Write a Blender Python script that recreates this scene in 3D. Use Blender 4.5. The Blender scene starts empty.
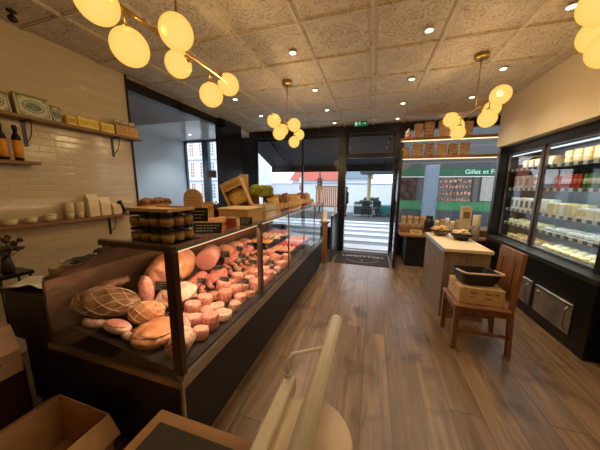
SPOT_W, BULB_W, CASE_W, FRIDGE_W, SKY = 12, 15, 7.5, 3.5, 3.0
import bpy, math, random
from mathutils import Vector, Matrix, noise, Euler
rnd = random.Random(7)
scene = bpy.context.scene
COL = scene.collection
PI = math.pi
# ---------------------------------------------------------------- materials
def srgb(r, g, b):
    f = lambda c: (c/255/12.92) if c/255 <= .04045 else ((c/255+.055)/1.055)**2.4
    return (f(r), f(g), f(b), 1)
MATS = {}
def mat(name, rgb, rough=.5, metal=0.0, var=.12, scale=8.0, bump=0.0, spec=.5, rgb2=None, emit=None, estr=0, coat=0, stretch=None, trans=0, sss=0):
    if name in MATS: return MATS[name]
    m = bpy.data.materials.new(name); m.use_nodes = True
    nt = m.node_tree; N = nt.nodes; L = nt.links
    b = N['Principled BSDF']
    b.inputs['Roughness'].default_value = rough
    b.inputs['Metallic'].default_value = metal
    b.inputs['Specular IOR Level'].default_value = spec
    b.inputs['Coat Weight'].default_value = coat
    c = srgb(*rgb)
    c2 = srgb(*rgb2) if rgb2 else tuple(x*(1-var) for x in c[:3])+(1,)
    c1 = c if rgb2 else tuple(min(1, x*(1+var)) for x in c[:3])+(1,)
    tc = N.new('ShaderNodeTexCoord'); mp = N.new('ShaderNodeMapping')
    L.new(tc.outputs['Object'], mp.inputs[0])
    if stretch: mp.inputs['Scale'].default_value = stretch
    nz = N.new('ShaderNodeTexNoise'); nz.inputs['Scale'].default_value = scale; nz.inputs['Detail'].default_value = 5
    L.new(mp.outputs[0], nz.inputs['Vector'])
    rp = N.new('ShaderNodeValToRGB'); rp.color_ramp.elements[0].position = .35; rp.color_ramp.elements[1].position = .65
    rp.color_ramp.elements[0].color = c1; rp.color_ramp.elements[1].color = c2
    L.new(nz.outputs['Fac'], rp.inputs[0]); L.new(rp.outputs[0], b.inputs['Base Color'])
    if bump:
        bp = N.new('ShaderNodeBump'); bp.inputs['Strength'].default_value = bump; bp.inputs['Distance'].default_value = .01
        L.new(nz.outputs['Fac'], bp.inputs['Height']); L.new(bp.outputs[0], b.inputs['Normal'])
    if emit:
        b.inputs['Emission Color'].default_value = srgb(*emit); b.inputs['Emission Strength'].default_value = estr
    MATS[name] = m
    return m
def glass(name, tint=(1, 1, 1), refl=1.0, rough=0.0, ior=1.45):
    if name in MATS: return MATS[name]
    m = bpy.data.materials.new(name); m.use_nodes = True
    nt = m.node_tree; N = nt.nodes; L = nt.links; N.remove(N['Principled BSDF'])
    out = N['Material Output']; t = N.new('ShaderNodeBsdfTransparent'); t.inputs[0].default_value = (*tint, 1)
    g = N.new('ShaderNodeBsdfGlossy'); g.inputs['Roughness'].default_value = rough; g.inputs[0].default_value = (refl, refl, refl, 1)
    lw = N.new('ShaderNodeLayerWeight'); lw.inputs[0].default_value = .5; F0 = ((ior-1)/(ior+1))**2
    pw = N.new('ShaderNodeMath'); pw.operation = 'POWER'; pw.inputs[1].default_value = 4; L.new(lw.outputs['Facing'], pw.inputs[0])
    fr = N.new('ShaderNodeMath'); fr.operation = 'MULTIPLY_ADD'; fr.inputs[1].default_value = .7*(1-F0); fr.inputs[2].default_value = F0; L.new(pw.outputs[0], fr.inputs[0])
    mx = N.new('ShaderNodeMixShader'); L.new(fr.outputs[0], mx.inputs[0]); L.new(t.outputs[0], mx.inputs[1]); L.new(g.outputs[0], mx.inputs[2])
    L.new(mx.outputs[0], out.inputs[0]); MATS[name] = m
    return m
def emis(name, rgb, s):
    if name in MATS: return MATS[name]
    m = bpy.data.materials.new(name); m.use_nodes = True
    N = m.node_tree.nodes; N.remove(N['Principled BSDF']); e = N.new('ShaderNodeEmission')
    e.inputs[0].default_value = srgb(*rgb); e.inputs[1].default_value = s
    m.node_tree.links.new(e.outputs[0], N['Material Output'].inputs[0]); MATS[name] = m
    return m
class NT:
    def __init__(s, name):
        s.m = bpy.data.materials.new(name); s.m.use_nodes = True; s.N = s.m.node_tree.nodes; s.L = s.m.node_tree.links; s.b = s.N['Principled BSDF']
        s.tc = s.N.new('ShaderNodeTexCoord')
    def n(s, t, **kw):
        x = s.N.new(t)
        for k, v in kw.items(): setattr(x, k, v)
        return x
    def math(s, op, a, b=None, c=None):
        x = s.N.new('ShaderNodeMath'); x.operation = op
        for i, v in enumerate((a, b, c)):
            if v is None: continue
            if isinstance(v, (int, float)): x.inputs[i].default_value = v
            else: s.L.new(v, x.inputs[i])
        return x.outputs[0]
    def ramp(s, f, stops):
        r = s.N.new('ShaderNodeValToRGB'); e = r.color_ramp.elements
        while len(e) < len(stops): e.new(.5)
        for i, (p, c) in enumerate(stops): e[i].position = p; e[i].color = c if len(c) == 4 else srgb(*c)
        s.L.new(f, r.inputs[0]); return r.outputs[0]
    def mix(s, f, a, b, bt='MIX'):
        x = s.N.new('ShaderNodeMix'); x.data_type = 'RGBA'; x.blend_type = bt
        for i, v in ((0, f), (6, a), (7, b)):
            if isinstance(v, (int, float)): x.inputs[i].default_value = v
            elif isinstance(v, tuple): x.inputs[i].default_value = v
            else: s.L.new(v, x.inputs[i])
        return x.outputs[2]
    def bump(s, h, st=.5, d=.01):
        x = s.N.new('ShaderNodeBump'); x.inputs['Strength'].default_value = st; x.inputs['Distance'].default_value = d
        s.L.new(h, x.inputs['Height']); s.L.new(x.outputs[0], s.b.inputs['Normal'])

def wood(name, a, b, axis=1, rough=.5, sc=3.0, bump=.15):
    if name in MATS: return MATS[name]
    t = NT(name); mp = t.n('ShaderNodeMapping'); t.L.new(t.tc.outputs['Object'], mp.inputs[0])
    s = [sc*6]*3; s[axis] = sc*.5; mp.inputs['Scale'].default_value = s
    nz = t.n('ShaderNodeTexNoise'); nz.inputs['Scale'].default_value = 1.6; nz.inputs['Detail'].default_value = 6; nz.inputs['Distortion'].default_value = .6
    t.L.new(mp.outputs[0], nz.inputs['Vector'])
    t.L.new(t.ramp(nz.outputs['Fac'], [(.3, a), (.7, b)]), t.b.inputs['Base Color']); t.b.inputs['Roughness'].default_value = rough
    t.bump(nz.outputs['Fac'], bump, .004); MATS[name] = t.m
    return t.m
# ---------------------------------------------------------------- mesh builder
class MB:
    def __init__(s): s.v = []; s.f = []; s.sm = []
    def add(s, vs, fs, smooth=False, mtx=None):
        o = len(s.v)
        s.v += [tuple(mtx @ Vector(p)) if mtx else tuple(p) for p in vs]
        s.f += [[i+o for i in f] for f in fs]; s.sm += [smooth]*len(fs); return s
    def box(s, x0, x1, y0, y1, z0, z1, mtx=None, bev=0):
        if bev:
            b = min(bev, (x1-x0)/2.1, (y1-y0)/2.1, (z1-z0)/2.1); vs = []; 
            P = lambda x, y, z: vs.append((x, y, z)) or len(vs)-1
            idx = {}
            for i, x in enumerate((x0, x1)):
                for j, y in enumerate((y0, y1)):
                    for k, z in enumerate((z0, z1)):
                        sx, sy, sz = (1, -1)[i], (1, -1)[j], (1, -1)[k]
                        idx[i, j, k] = (P(x, y+sy*b, z+sz*b), P(x+sx*b, y, z+sz*b), P(x+sx*b, y+sy*b, z))
            F = []
            for i in (0, 1): q = [idx[i, j, k][0] for j, k in ((0, 0), (1, 0), (1, 1), (0, 1))]; F.append(q if i else q[::-1])
            for j in (0, 1): q = [idx[i, j, k][1] for i, k in ((0, 0), (1, 0), (1, 1), (0, 1))]; F.append(q[::-1] if j else q)
            for k in (0, 1): q = [idx[i, j, k][2] for i, j in ((0, 0), (1, 0), (1, 1), (0, 1))]; F.append(q if k else q[::-1])
            for j in (0, 1):
                for k in (0, 1): F.append([idx[0, j, k][1], idx[1, j, k][1], idx[1, j, k][2], idx[0, j, k][2]])
            for i in (0, 1):
                for k in (0, 1): F.append([idx[i, 0, k][0], idx[i, 1, k][0], idx[i, 1, k][2], idx[i, 0, k][2]])
            for i in (0, 1):
                for j in (0, 1): F.append([idx[i, j, 0][0], idx[i, j, 1][0], idx[i, j, 1][1], idx[i, j, 0][1]])
            for c in idx.values(): F.append(list(c))
            return s.add(vs, F, False, mtx)
        vs = [(x, y, z) for x in (x0, x1) for y in (y0, y1) for z in (z0, z1)]
        return s.add(vs, [[0, 1, 3, 2], [4, 6, 7, 5], [0, 4, 5, 1], [2, 3, 7, 6], [0, 2, 6, 4], [1, 5, 7, 3]], False, mtx)
    def cb(s, c, d, rot=None, bev=0):
        m = Matrix.Translation(c) @ (Euler(rot).to_matrix().to_4x4() if rot else Matrix.Identity(4))
        return s.box(-d[0]/2, d[0]/2, -d[1]/2, d[1]/2, -d[2]/2, d[2]/2, m, bev)
    def prism(s, pts, lo, hi, axis=1, mtx=None):
        # polygon in the two other axes, extruded on axis
        def mk(p, h):
            l = [p[0], p[1]]; l.insert(axis, h); return tuple(l)
        n = len(pts); vs = [mk(p, lo) for p in pts]+[mk(p, hi) for p in pts]
        fs = [list(range(n))[::-1], list(range(n, 2*n))]+[[i, (i+1) % n, n+(i+1) % n, n+i] for i in range(n)]
        return s.add(vs, fs, False, mtx)
    def tube(s, pts, r, seg=10, cap=True, closed=False):
        pts = [Vector(p) for p in pts]; n = len(pts); rs = r if isinstance(r, (list, tuple)) else [r]*n
        vs = []; prev = None
        for i, p in enumerate(pts):
            if closed: d = pts[(i+1) % n]-pts[i-1]
            else: d = (pts[min(i+1, n-1)]-pts[max(i-1, 0)])
            d.normalize()
            if prev is None:
                a = Vector((0, 0, 1)) if abs(d.z) < .9 else Vector((1, 0, 0)); u = d.cross(a).normalized()
            else:
                u = (prev-d*prev.dot(d)).normalized()
            prev = u; w = d.cross(u)
            for k in range(seg):
                t = 2*PI*k/seg; vs.append(tuple(p+(u*math.cos(t)+w*math.sin(t))*rs[i]))
        fs = []
        for i in range(n if closed else n-1):
            j = (i+1) % n
            for k in range(seg): fs.append([i*seg+k, i*seg+(k+1) % seg, j*seg+(k+1) % seg, j*seg+k])
        s.add(vs, fs, True)
        if cap and not closed:
            o = len(s.v)-len(vs); s.f += [[o+k for k in range(seg)][::-1], [o+(n-1)*seg+k for k in range(seg)]]; s.sm += [False, False]
        return s
    def lathe(s, prof, c=(0, 0, 0), seg=20, mtx=None, sx=1, sy=1):
        vs = []; n = len(prof)
        for r, z in prof:
            for k in range(seg):
                t = 2*PI*k/seg; vs.append((c[0]+r*math.cos(t)*sx, c[1]+r*math.sin(t)*sy, c[2]+z))
        fs = [[i*seg+k, i*seg+(k+1) % seg, (i+1)*seg+(k+1) % seg, (i+1)*seg+k] for i in range(n-1) for k in range(seg)]
        s.add(vs, fs, True, mtx); o = len(s.v)-len(vs)
        if prof[0][0] > 1e-5: s.f.append([o+k for k in range(seg)][::-1]); s.sm.append(False)
        if prof[-1][0] > 1e-5: s.f.append([o+(n-1)*seg+k for k in range(seg)]); s.sm.append(False)
        return s
    def sph(s, c, r, seg=20, rings=12, nz=0, nf=3.0, seed=0, mtx=None, flat=None):
        r = r if isinstance(r, (tuple, list)) else (r, r, r); vs = []
        for i in range(rings+1):
            p = PI*i/rings
            for k in range(seg):
                t = 2*PI*k/seg; d = Vector((math.sin(p)*math.cos(t), math.sin(p)*math.sin(t), math.cos(p)))
                q = 1+(nz*noise.noise(d*nf+Vector((seed*7.3, seed*3.1, seed))) if nz else 0)
                z = d.z*r[2]*q
                if flat is not None and z < -flat*r[2]: z = -flat*r[2]
                vs.append((c[0]+d.x*r[0]*q, c[1]+d.y*r[1]*q, c[2]+z))
        fs = [[i*seg+k, (i+1)*seg+k, (i+1)*seg+(k+1) % seg, i*seg+(k+1) % seg] for i in range(rings) for k in range(seg)]
        return s.add(vs, fs, True, mtx)
    def build(s, name, m, parent=None, loc=None):
        me = bpy.data.meshes.new(name)
        me.from_pydata(s.v, [], s.f); me.polygons.foreach_set('use_smooth', s.sm); me.validate(); me.update()
        import bmesh
        bm = bmesh.new(); bm.from_mesh(me); bmesh.ops.remove_doubles(bm, verts=bm.verts, dist=1e-6); bmesh.ops.recalc_face_normals(bm, faces=bm.faces); bm.to_mesh(me); bm.free()
        o = bpy.data.objects.new(name, me); COL.objects.link(o)
        if m: me.materials.append(m)
        if parent: o.parent = parent
        if loc: o.location = loc
        return o
def B(*a, **k): return MB().box(*a, **k)
def tag(o, label, cat, group=None, kind=None):
    if label: o['label'] = label
    if cat: o['category'] = cat
    if group: o['group'] = group
    if kind: o['kind'] = kind
    return o
def thing(name, label, cat, loc=(0, 0, 0), rz=0, group=None):
    o = bpy.data.objects.new(name, None); o.empty_display_size = .05; COL.objects.link(o); o.location = loc; o.rotation_euler = (0, 0, rz)
    return tag(o, label, cat, group)
def struct(name, mb, m, parent=None):
    o = mb.build(name, m, parent)
    if not parent: o['kind'] = 'structure'
    return o
def dup(root, loc, rz=None, label=None, group=None, mats=None, scale=None, rot=None):
    def cp(o, par):
        c = o.copy(); COL.objects.link(c); c.parent = par
        for ch in o.children: cp(ch, c)
        return c
    r = cp(root, None); r.location = loc
    if rz is not None: r.rotation_euler = (0, 0, rz)
    if rot is not None: r.rotation_euler = rot
    if scale: r.scale = scale
    if label: r['label'] = label
    if group: r['group'] = group
    return r
def text(name, body, size, m, parent=None, loc=(0, 0, 0), rot=(0, 0, 0), ext=.001, sx=1):
    c = bpy.data.curves.new(name, 'FONT'); c.body = body; c.size = size; c.extrude = ext; c.align_x = 'CENTER'; c.align_y = 'CENTER'
    o = bpy.data.objects.new(name, c); COL.objects.link(o); bpy.context.view_layer.update()
    me = bpy.data.meshes.new_from_object(o.evaluated_get(bpy.context.evaluated_depsgraph_get())); bpy.data.objects.remove(o)
    o = bpy.data.objects.new(name, me); COL.objects.link(o); me.materials.clear(); me.materials.append(m); o.location = loc; o.rotation_euler = rot; o.scale = (sx, 1, 1)
    if parent: o.parent = parent
    return o
ORD = ['nearest the camera', 'second from the camera', 'third', 'fourth', 'fifth', 'sixth', 'seventh', 'eighth', 'ninth', 'tenth', 'eleventh', 'twelfth', 'thirteenth', 'fourteenth', 'fifteenth', 'sixteenth', 'seventeenth', 'eighteenth', 'nineteenth', 'twentieth', 'twenty-first', 'twenty-second', 'twenty-third', 'twenty-fourth']
NTH = ['first', 'second']+ORD[2:]

# ---------------------------------------------------------------- camera
f_px = 235.0
v_y = Vector((373-300, 225-187, f_px)).normalized()
v_z = -Vector((283-300, 225-1778, f_px)); v_z = (v_z-v_y*v_z.dot(v_y)).normalized()
v_x = v_y.cross(v_z); v_x = v_x if v_x.x > 0 else -v_x
right = Vector((v_x[0], v_y[0], v_z[0])); up = Vector((v_x[1], v_y[1], v_z[1])); fwd = Vector((v_x[2], v_y[2], v_z[2]))
cam = bpy.data.cameras.new('camera'); co = bpy.data.objects.new('camera', cam); COL.objects.link(co)
cam.sensor_width = 36; cam.lens = f_px/600*36; cam.clip_start = .02; cam.clip_end = 200
M4 = Matrix.Identity(4)
for i in range(3): M4[i][0] = right[i]; M4[i][1] = up[i]; M4[i][2] = -fwd[i]
M4[2][3] = 1.5
co.matrix_world = M4; scene.camera = co
scene.view_settings.view_transform = 'Standard'; scene.view_settings.look = 'None'; scene.view_settings.gamma = 1; scene.view_settings.exposure = 0.0

# ---------------------------------------------------------------- base palette
black_metal = mat('black painted metal', (22, 21, 20), .35, .0, .15, 20)
charcoal = mat('charcoal frame paint', (34, 30, 28), .3, .2, .1, 6)
brass = mat('brushed brass', (190, 150, 80), .28, 1, .08, 30)
steel = mat('brushed steel', (190, 186, 180), .3, 1, .08, 40, stretch=(1, 12, 12))
steel_dark = mat('dark brushed steel', (120, 112, 104), .35, 1, .1, 40)
white_paint = mat('white paint', (225, 222, 212), .45, 0, .04, 5)
cardboard = mat('corrugated cardboard', (176, 138, 92), .85, 0, .1, 12, .1)
cardboard_light = mat('pale cardboard', (205, 175, 130), .8, 0, .1, 20, .1)
kraft = mat('kraft paper', (190, 150, 95), .8, 0, .12, 25, .2)
oak = wood('oak board', (158, 116, 74), (120, 84, 50), 1)
shelf_wood = wood('shelf board wood', (150, 108, 66), (112, 76, 44), 1)
chair_wood = wood('reddish chair wood', (146, 98, 58), (104, 66, 38), 2, .4)
paper = mat('white paper', (232, 228, 216), .7, 0, .03, 5)
chalk = mat('chalk writing', (225, 222, 210), .8, 0, .02)
black_card = mat('black slate card', (20, 20, 19), .6, 0, .2, 30)
clear = glass('clear pane'); clear_case = glass('clear case pane', (.96, .97, .96), .8, 0, 1.35)
# ================================================================= SETTING
CZ = 2.82
# floor planks
t = NT('oak plank floor')
sep = t.n('ShaderNodeSeparateXYZ'); t.L.new(t.tc.outputs['Object'], sep.inputs[0])
X, Y = sep.outputs[0], sep.outputs[1]
W = .195
row = t.math('FLOOR', t.math('DIVIDE', X, W))
wn = t.n('ShaderNodeTexWhiteNoise', noise_dimensions='1D'); t.L.new(row, wn.inputs['W'])
yy = t.math('ADD', t.math('DIVIDE', Y, 1.35), t.math('MULTIPLY', wn.outputs['Value'], 7.3))
seg = t.math('FLOOR', yy)
cid = t.math('ADD', t.math('MULTIPLY', row, 17.13), seg)
wn2 = t.n('ShaderNodeTexWhiteNoise', noise_dimensions='1D'); t.L.new(cid, wn2.inputs['W'])
fx = t.math('FRACT', t.math('DIVIDE', X, W)); fy = t.math('FRACT', yy)
ex = t.math('MINIMUM', fx, t.math('SUBTRACT', 1, fx)); ey = t.math('MULTIPLY', t.math('MINIMUM', fy, t.math('SUBTRACT', 1, fy)), 1.35/W)
gap = t.math('LESS_THAN', t.math('MINIMUM', ex, ey), .011)
cmb = t.n('ShaderNodeCombineXYZ'); t.L.new(t.math('MULTIPLY', X, 13), cmb.inputs[0]); t.L.new(t.math('MULTIPLY', Y, 1.1), cmb.inputs[1]); t.L.new(t.math('MULTIPLY', cid, 3.7), cmb.inputs[2])
nz = t.n('ShaderNodeTexNoise'); nz.inputs['Scale'].default_value = 1.3; nz.inputs['Detail'].default_value = 7; nz.inputs['Distortion'].default_value = 1.2; t.L.new(cmb.outputs[0], nz.inputs['Vector'])
nb = t.n('ShaderNodeTexNoise'); nb.inputs['Scale'].default_value = 3.1; nb.inputs['Detail'].default_value = 3; t.L.new(t.tc.outputs['Object'], nb.inputs['Vector'])
c = t.ramp(nz.outputs['Fac'], [(.25, (84, 66, 46)), (.5, (128, 102, 74)), (.75, (158, 130, 97))])
c = t.mix(t.math('MULTIPLY', wn2.outputs['Value'], .55), c, srgb(82, 64, 50))
kn = t.ramp(nb.outputs['Fac'], [(.30, (150, 130, 110)), (.45, (255, 255, 255))])
c = t.mix(.7, c, kn, 'MULTIPLY'); c = t.mix(gap, c, srgb(46, 34, 26))
t.L.new(c, t.b.inputs['Base Color']); t.L.new(t.math('ADD', .22, t.math('MULTIPLY', nz.outputs['Fac'], .2)), t.b.inputs['Roughness'])
t.bump(t.math('SUBTRACT', nz.outputs['Fac'], t.math('MULTIPLY', gap, 2)), .12, .004)
floor_mat = t.m
struct('floor', B(-5.3, 2.8, -1.4, 5.6, -.12, 0), floor_mat)

# ceiling with embossed tiles
t = NT('embossed ceiling tile')
sep = t.n('ShaderNodeSeparateXYZ'); t.L.new(t.tc.outputs['Object'], sep.inputs[0]); P_ = .59
u = t.math('SUBTRACT', t.math('FRACT', t.math('DIVIDE', t.math('ADD', sep.outputs[0], .07+5.9), P_)), .5)
v = t.math('SUBTRACT', t.math('FRACT', t.math('DIVIDE', t.math('SUBTRACT', sep.outputs[1], 2.05-5.9), P_)), .5)
au = t.math('ABSOLUTE', u); av = t.math('ABSOLUTE', v)
rr = t.math('SQRT', t.math('ADD', t.math('MULTIPLY', u, u), t.math('MULTIPLY', v, v)))
th = t.math('ARCTAN2', v, u)
pet = t.math('MULTIPLY', t.math('SINE', t.math('MULTIPLY', th, 8)), .035)
ring = t.math('SINE', t.math('MULTIPLY', t.math('ADD', rr, pet), 75))
ins = t.math('LESS_THAN', rr, .33); ring = t.math('MULTIPLY', ring, t.math('MULTIPLY', ins, t.math('GREATER_THAN', rr, .10)))
mx_ = t.math('MAXIMUM', au, av)
frame = t.math('MULTIPLY', t.math('SINE', t.math('MULTIPLY', mx_, 110)), t.math('GREATER_THAN', mx_, .37))
cu = t.math('SUBTRACT', au, .33); cv = t.math('SUBTRACT', av, .33)
cr = t.math('SQRT', t.math('ADD', t.math('MULTIPLY', cu, cu), t.math('MULTIPLY', cv, cv)))
scroll = t.math('MULTIPLY', t.math('SINE', t.math('ADD', t.math('MULTIPLY', cr, 120), t.math('MULTIPLY', t.math('ARCTAN2', cv, cu), 3))), t.math('LESS_THAN', cr, .11))
vor = t.n('ShaderNodeTexVoronoi'); vor.inputs['Scale'].default_value = 26; t.L.new(t.tc.outputs['Object'], vor.inputs['Vector'])
nz = t.n('ShaderNodeTexNoise'); nz.inputs['Scale'].default_value = 14; nz.inputs['Detail'].default_value = 6; nz.inputs['Distortion'].default_value = 2.5; t.L.new(t.tc.outputs['Object'], nz.inputs['Vector'])
h = t.math('ADD', t.math('ADD', t.math('MULTIPLY', ring, .5), t.math('MULTIPLY', frame, .35)), t.math('ADD', t.math('MULTIPLY', scroll, .4), t.math('MULTIPLY', nz.outputs['Fac'], 1.2)))
wear = t.ramp(nz.outputs['Fac'], [(.30, (150, 130, 102)), (.44, (200, 184, 156)), (.66, (210, 196, 170))])
orn = t.math('MULTIPLY', t.math('ADD', ring, scroll), t.math('GREATER_THAN', nz.outputs['Fac'], .5))
c = t.mix(t.math('MULTIPLY', t.math('GREATER_THAN', orn, .45), .6), wear, srgb(126, 106, 82))
t.L.new(c, t.b.inputs['Base Color']); t.b.inputs['Roughness'].default_value = .55
t.bump(h, .4, .008); ceil_mat = t.m
cm = B(-3.0, 2.8, -1.4, 5.6, CZ, CZ+.1)
for i in range(-5, 5):
    x = -.07+.59*i
    for w, d in ((.055, .008), (.028, .016)): cm.box(x-w/2, x+w/2, -1.4, 5.5, CZ-d, CZ)
for j in range(-6, 7):
    y = 2.05+.59*j
    for w, d in ((.053, .007), (.026, .015)): cm.box(-2.98, 2.8, y-w/2, y+w/2, CZ-d, CZ)
struct('ceiling', cm, ceil_mat)

# left wall, small glossy handmade tiles
t = NT('glossy cream wall tile')
sep = t.n('ShaderNodeSeparateXYZ'); t.L.new(t.tc.outputs['Object'], sep.inputs[0])
TH, TW = .06, .24
rw = t.math('FLOOR', t.math('DIVIDE', sep.outputs[2], TH))
ys = t.math('ADD', t.math('DIVIDE', sep.outputs[1], TW), t.math('MULTIPLY', t.math('FLOORED_MODULO', rw, 2), .5))
fz = t.math('FRACT', t.math('DIVIDE', sep.outputs[2], TH)); fy = t.math('FRACT', ys)
e1 = t.math('MINIMUM', fz, t.math('SUBTRACT', 1, fz)); e2 = t.math('MULTIPLY', t.math('MINIMUM', fy, t.math('SUBTRACT', 1, fy)), TW/TH)
ed = t.math('MINIMUM', e1, e2)
cell = t.math('ADD', t.math('MULTIPLY', rw, 13.7), t.math('FLOOR', ys))
wn = t.n('ShaderNodeTexWhiteNoise', noise_dimensions='1D'); t.L.new(cell, wn.inputs['W'])
wn3 = t.n('ShaderNodeTexWhiteNoise', noise_dimensions='1D'); t.L.new(t.math('ADD', cell, 5.3), wn3.inputs['W'])
tilt = t.math('ADD', t.math('MULTIPLY', t.math('SUBTRACT', wn.outputs['Value'], .5), t.math('SUBTRACT', fy, .5)), t.math('MULTIPLY', t.math('SUBTRACT', wn3.outputs['Value'], .5), t.math('SUBTRACT', fz, .5)))
nz = t.n('ShaderNodeTexNoise'); nz.inputs['Scale'].default_value = 22; nz.inputs['Detail'].default_value = 2; t.L.new(t.tc.outputs['Object'], nz.inputs['Vector'])
h = t.math('ADD', t.math('ADD', t.math('MINIMUM', t.math('MULTIPLY', ed, 9), 1), t.math('MULTIPLY', tilt, 1.2)), t.math('MULTIPLY', nz.outputs['Fac'], 1.1))
c = t.mix(wn.outputs['Value'], srgb(206, 190, 158), srgb(200, 182, 150)); c = t.mix(t.math('LESS_THAN', ed, .04), c, srgb(192, 174, 142))
t.L.new(c, t.b.inputs['Base Color']); t.b.inputs['Roughness'].default_value = .14; t.bump(h, .3, .0025)
tile_mat = t.m
struct('wall_left', B(-3.1, -2.95, -1.4, 2.33, 0, CZ), tile_mat)
struct('trim_1', B(-3.12, -2.93, 2.33, 2.345, 0, CZ), black_metal)
plaster = mat('cream plaster', (214, 196, 160), .7, 0, .03, 3)
struct('wall_right', B(1.85, 2.8, -1.4, 4.64, 2.13, CZ).box(2.5, 2.8, -1.4, 4.64, 0, 2.13).box(1.85, 2.5, -1.4, 2.30, 0, 2.13), plaster)
struct('wall_back', B(-3.1, 2.8, -1.55, -1.4, 0, CZ), plaster)
struct('wall_east', B(2.7, 2.8, 4.64, 5.6, 0, CZ), plaster)
# niche
blue_wall = mat('pale blue wall boards', (196, 210, 220), .4, 0, .03, 2)
nw = B(-5.2, -5.05, 2.3, 5.6, 0, 2.9)
struct('wall_niche', nw, blue_wall)
struct('wall_niche_end', B(-5.2, -3.1, 2.2, 2.33, 0, 2.9), blue_wall)
brown_panel = mat('dark brown soffit panel', (112, 88, 68), .35, 0, .1, 4)
struct('ceiling_niche', B(-5.2, -3.02, 2.2, 3.86, 2.7, 2.9), brown_panel)
gloss_white = mat('glossy white soffit', (226, 230, 228), .15, 0, .03, 3)
struct('ceiling_window_bay', B(-5.2, -3.02, 3.86, 5.6, 2.7, 2.9), gloss_white)
struct('trim_2', B(-3.12, -3.0, 2.345, 4.19, 2.68, CZ).box(-3.0, -2.985, 2.345, 4.19, 2.76, 2.79), charcoal)
pil = mat('black lacquered pillar', (26, 23, 21), .22, 0, .1, 3)
struct('wall_pillar', B(-3.06, -2.92, 4.20, 4.95, 0, CZ), pil)
# facade
FY = 5.5
fr = charcoal
fac = MB()
fac.box(-5.2, 2.8, FY, FY+.12, 2.66, 2.9)                       # head
fac.box(-3.32, -2.86, FY, FY+.12, 0, 2.66)                      # dark pier
fac.box(-.77, -.60, FY-.06, FY+.12, 0, 2.72)                    # left jamb
fac.box(.40, .53, FY-.06, FY+.12, 0, 2.72)                      # right jamb
fac.box(-.60, .40, FY-.02, FY+.1, 2.13, 2.22)                   # transom bar
fac.box(-5.2, -3.3, FY, FY+.12, 0, .85)
fac.box(-2.86, -.77, FY, FY+.12, 0, .5)
fac.box(.53, 2.8, FY, FY+.12, 0, .5)
struct('wall_front', fac, fr)
# niche window
w = B(-5.05, -5.0, FY+.02, FY+.08, .85, 2.66); w.box(-4.46, -4.27, FY+.0, FY+.1, .85, 2.66); w.box(-5.05, -3.3, FY+.02, FY+.08, .85, .92)
w1 = struct('window_1', w, mat('slate blue mullion', (70, 84, 98), .4, 0, .05))
B(-5.05, -3.3, FY+.045, FY+.055, .9, 2.66).build('pane', clear, w1)
w = B(-2.86, -2.82, FY+.02, FY+.08, .5, 2.66); w.box(-1.65, -1.62, FY+.02, FY+.08, .5, 2.66); w.box(-2.86, -.77, FY+.02, FY+.08, .5, .55)
w2 = struct('window_2', w, fr); B(-2.82, -.77, FY+.045, FY+.055, .5, 2.66).build('pane', clear, w2)
w = B(.53, .57, FY+.02, FY+.08, .5, 2.66); w.box(2.6, 2.7, FY+.02, FY+.08, .5, 2.66); w.box(.53, 2.7, FY+.02, FY+.08, .5, .55)
w3 = struct('window_3', w, fr); B(.57, 2.7, FY+.045, FY+.055, .5, 2.66).build('pane', clear, w3)
# door: transom pane + open leaf
d = B(-.60, -.56, FY, FY+.08, 2.2, 2.66); d.box(.36, .40, FY, FY+.08, 2.2, 2.66)
dr = struct('door_1', d, fr)
B(-.58, .38, FY+.03, FY+.04, 2.22, 2.66).build('transom_pane', clear, dr)
lf = MB(); lx = .42
lf.box(lx, lx+.045, 4.52, 4.60, .02, 2.12); lf.box(lx, lx+.045, 5.38, 5.44, .02, 2.12); lf.box(lx, lx+.045, 4.6, 5.38, .02, .12); lf.box(lx, lx+.045, 4.6, 5.38, 2.04, 2.12)
lo = lf.build('door_leaf', fr, dr)
B(lx+.018, lx+.026, 4.6, 5.38, .12, 2.04).build('door_glass', clear, lo)
MB().tube([(lx-.07, 4.66, .75), (lx-.07, 4.66, 1.75)], .016).tube([(lx-.07, 4.66, .85), (lx, 4.66, .85)], .01).tube([(lx-.07, 4.66, 1.65), (lx, 4.66, 1.65)], .01).build('door_handle', black_metal, lo)
B(-.60, .40, FY-.02, FY+.12, 0, .02).build('threshold', steel_dark, dr)

# ================================================================= LIGHTS THE ROOM HAS
WARM = (1.0, .66, .36); GLOBE_E = 1.0
# recessed downlights
def downlight_proto():
    r = thing('recessed_downlight', '', 'ceiling light')
    MB().lathe([(.030, 0), (.030, -.006), (.040, -.006), (.042, 0)], seg=24).build('trim_ring', white_paint, r)
    MB().lathe([(0, -.004), (.0285, -.004), (.0285, -.001), (0, -.001)], seg=20).build('lamp_face', emis('downlight glow', (255, 236, 200), 14), r)
    return r
dl0 = downlight_proto(); first = True
rown = ['nearest the camera', 'second from the camera', 'third from the camera', 'by the front windows']
coln = ['leftmost column', 'second column', 'third column', 'rightmost column']
xs = (-2.08, -.83, .38, 1.31); ys = (2.43, 3.38, 4.26, 5.13)
for i, x in enumerate(xs):
    for j, y in enumerate(ys):
        lab = 'small recessed ceiling downlight in the %s, row %s' % (coln[i], rown[j])
        if first: o = dl0; first = False; o.location = (x, y, CZ-.016); o['label'] = lab; o['group'] = 'recessed ceiling downlights'
        else: o = dup(dl0, (x, y, CZ-.016), label=lab, group='recessed ceiling downlights')
        l = bpy.data.lights.new('downlight_beam', 'SPOT'); l.energy = SPOT_W; l.color = (1.0, .80, .58); l.spot_size = math.radians(125); l.spot_blend = .8; l.shadow_soft_size = .04
        lo_ = bpy.data.objects.new('downlight_beam', l); COL.objects.link(lo_); lo_.location = (0, 0, -.03); lo_.parent = o
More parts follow.
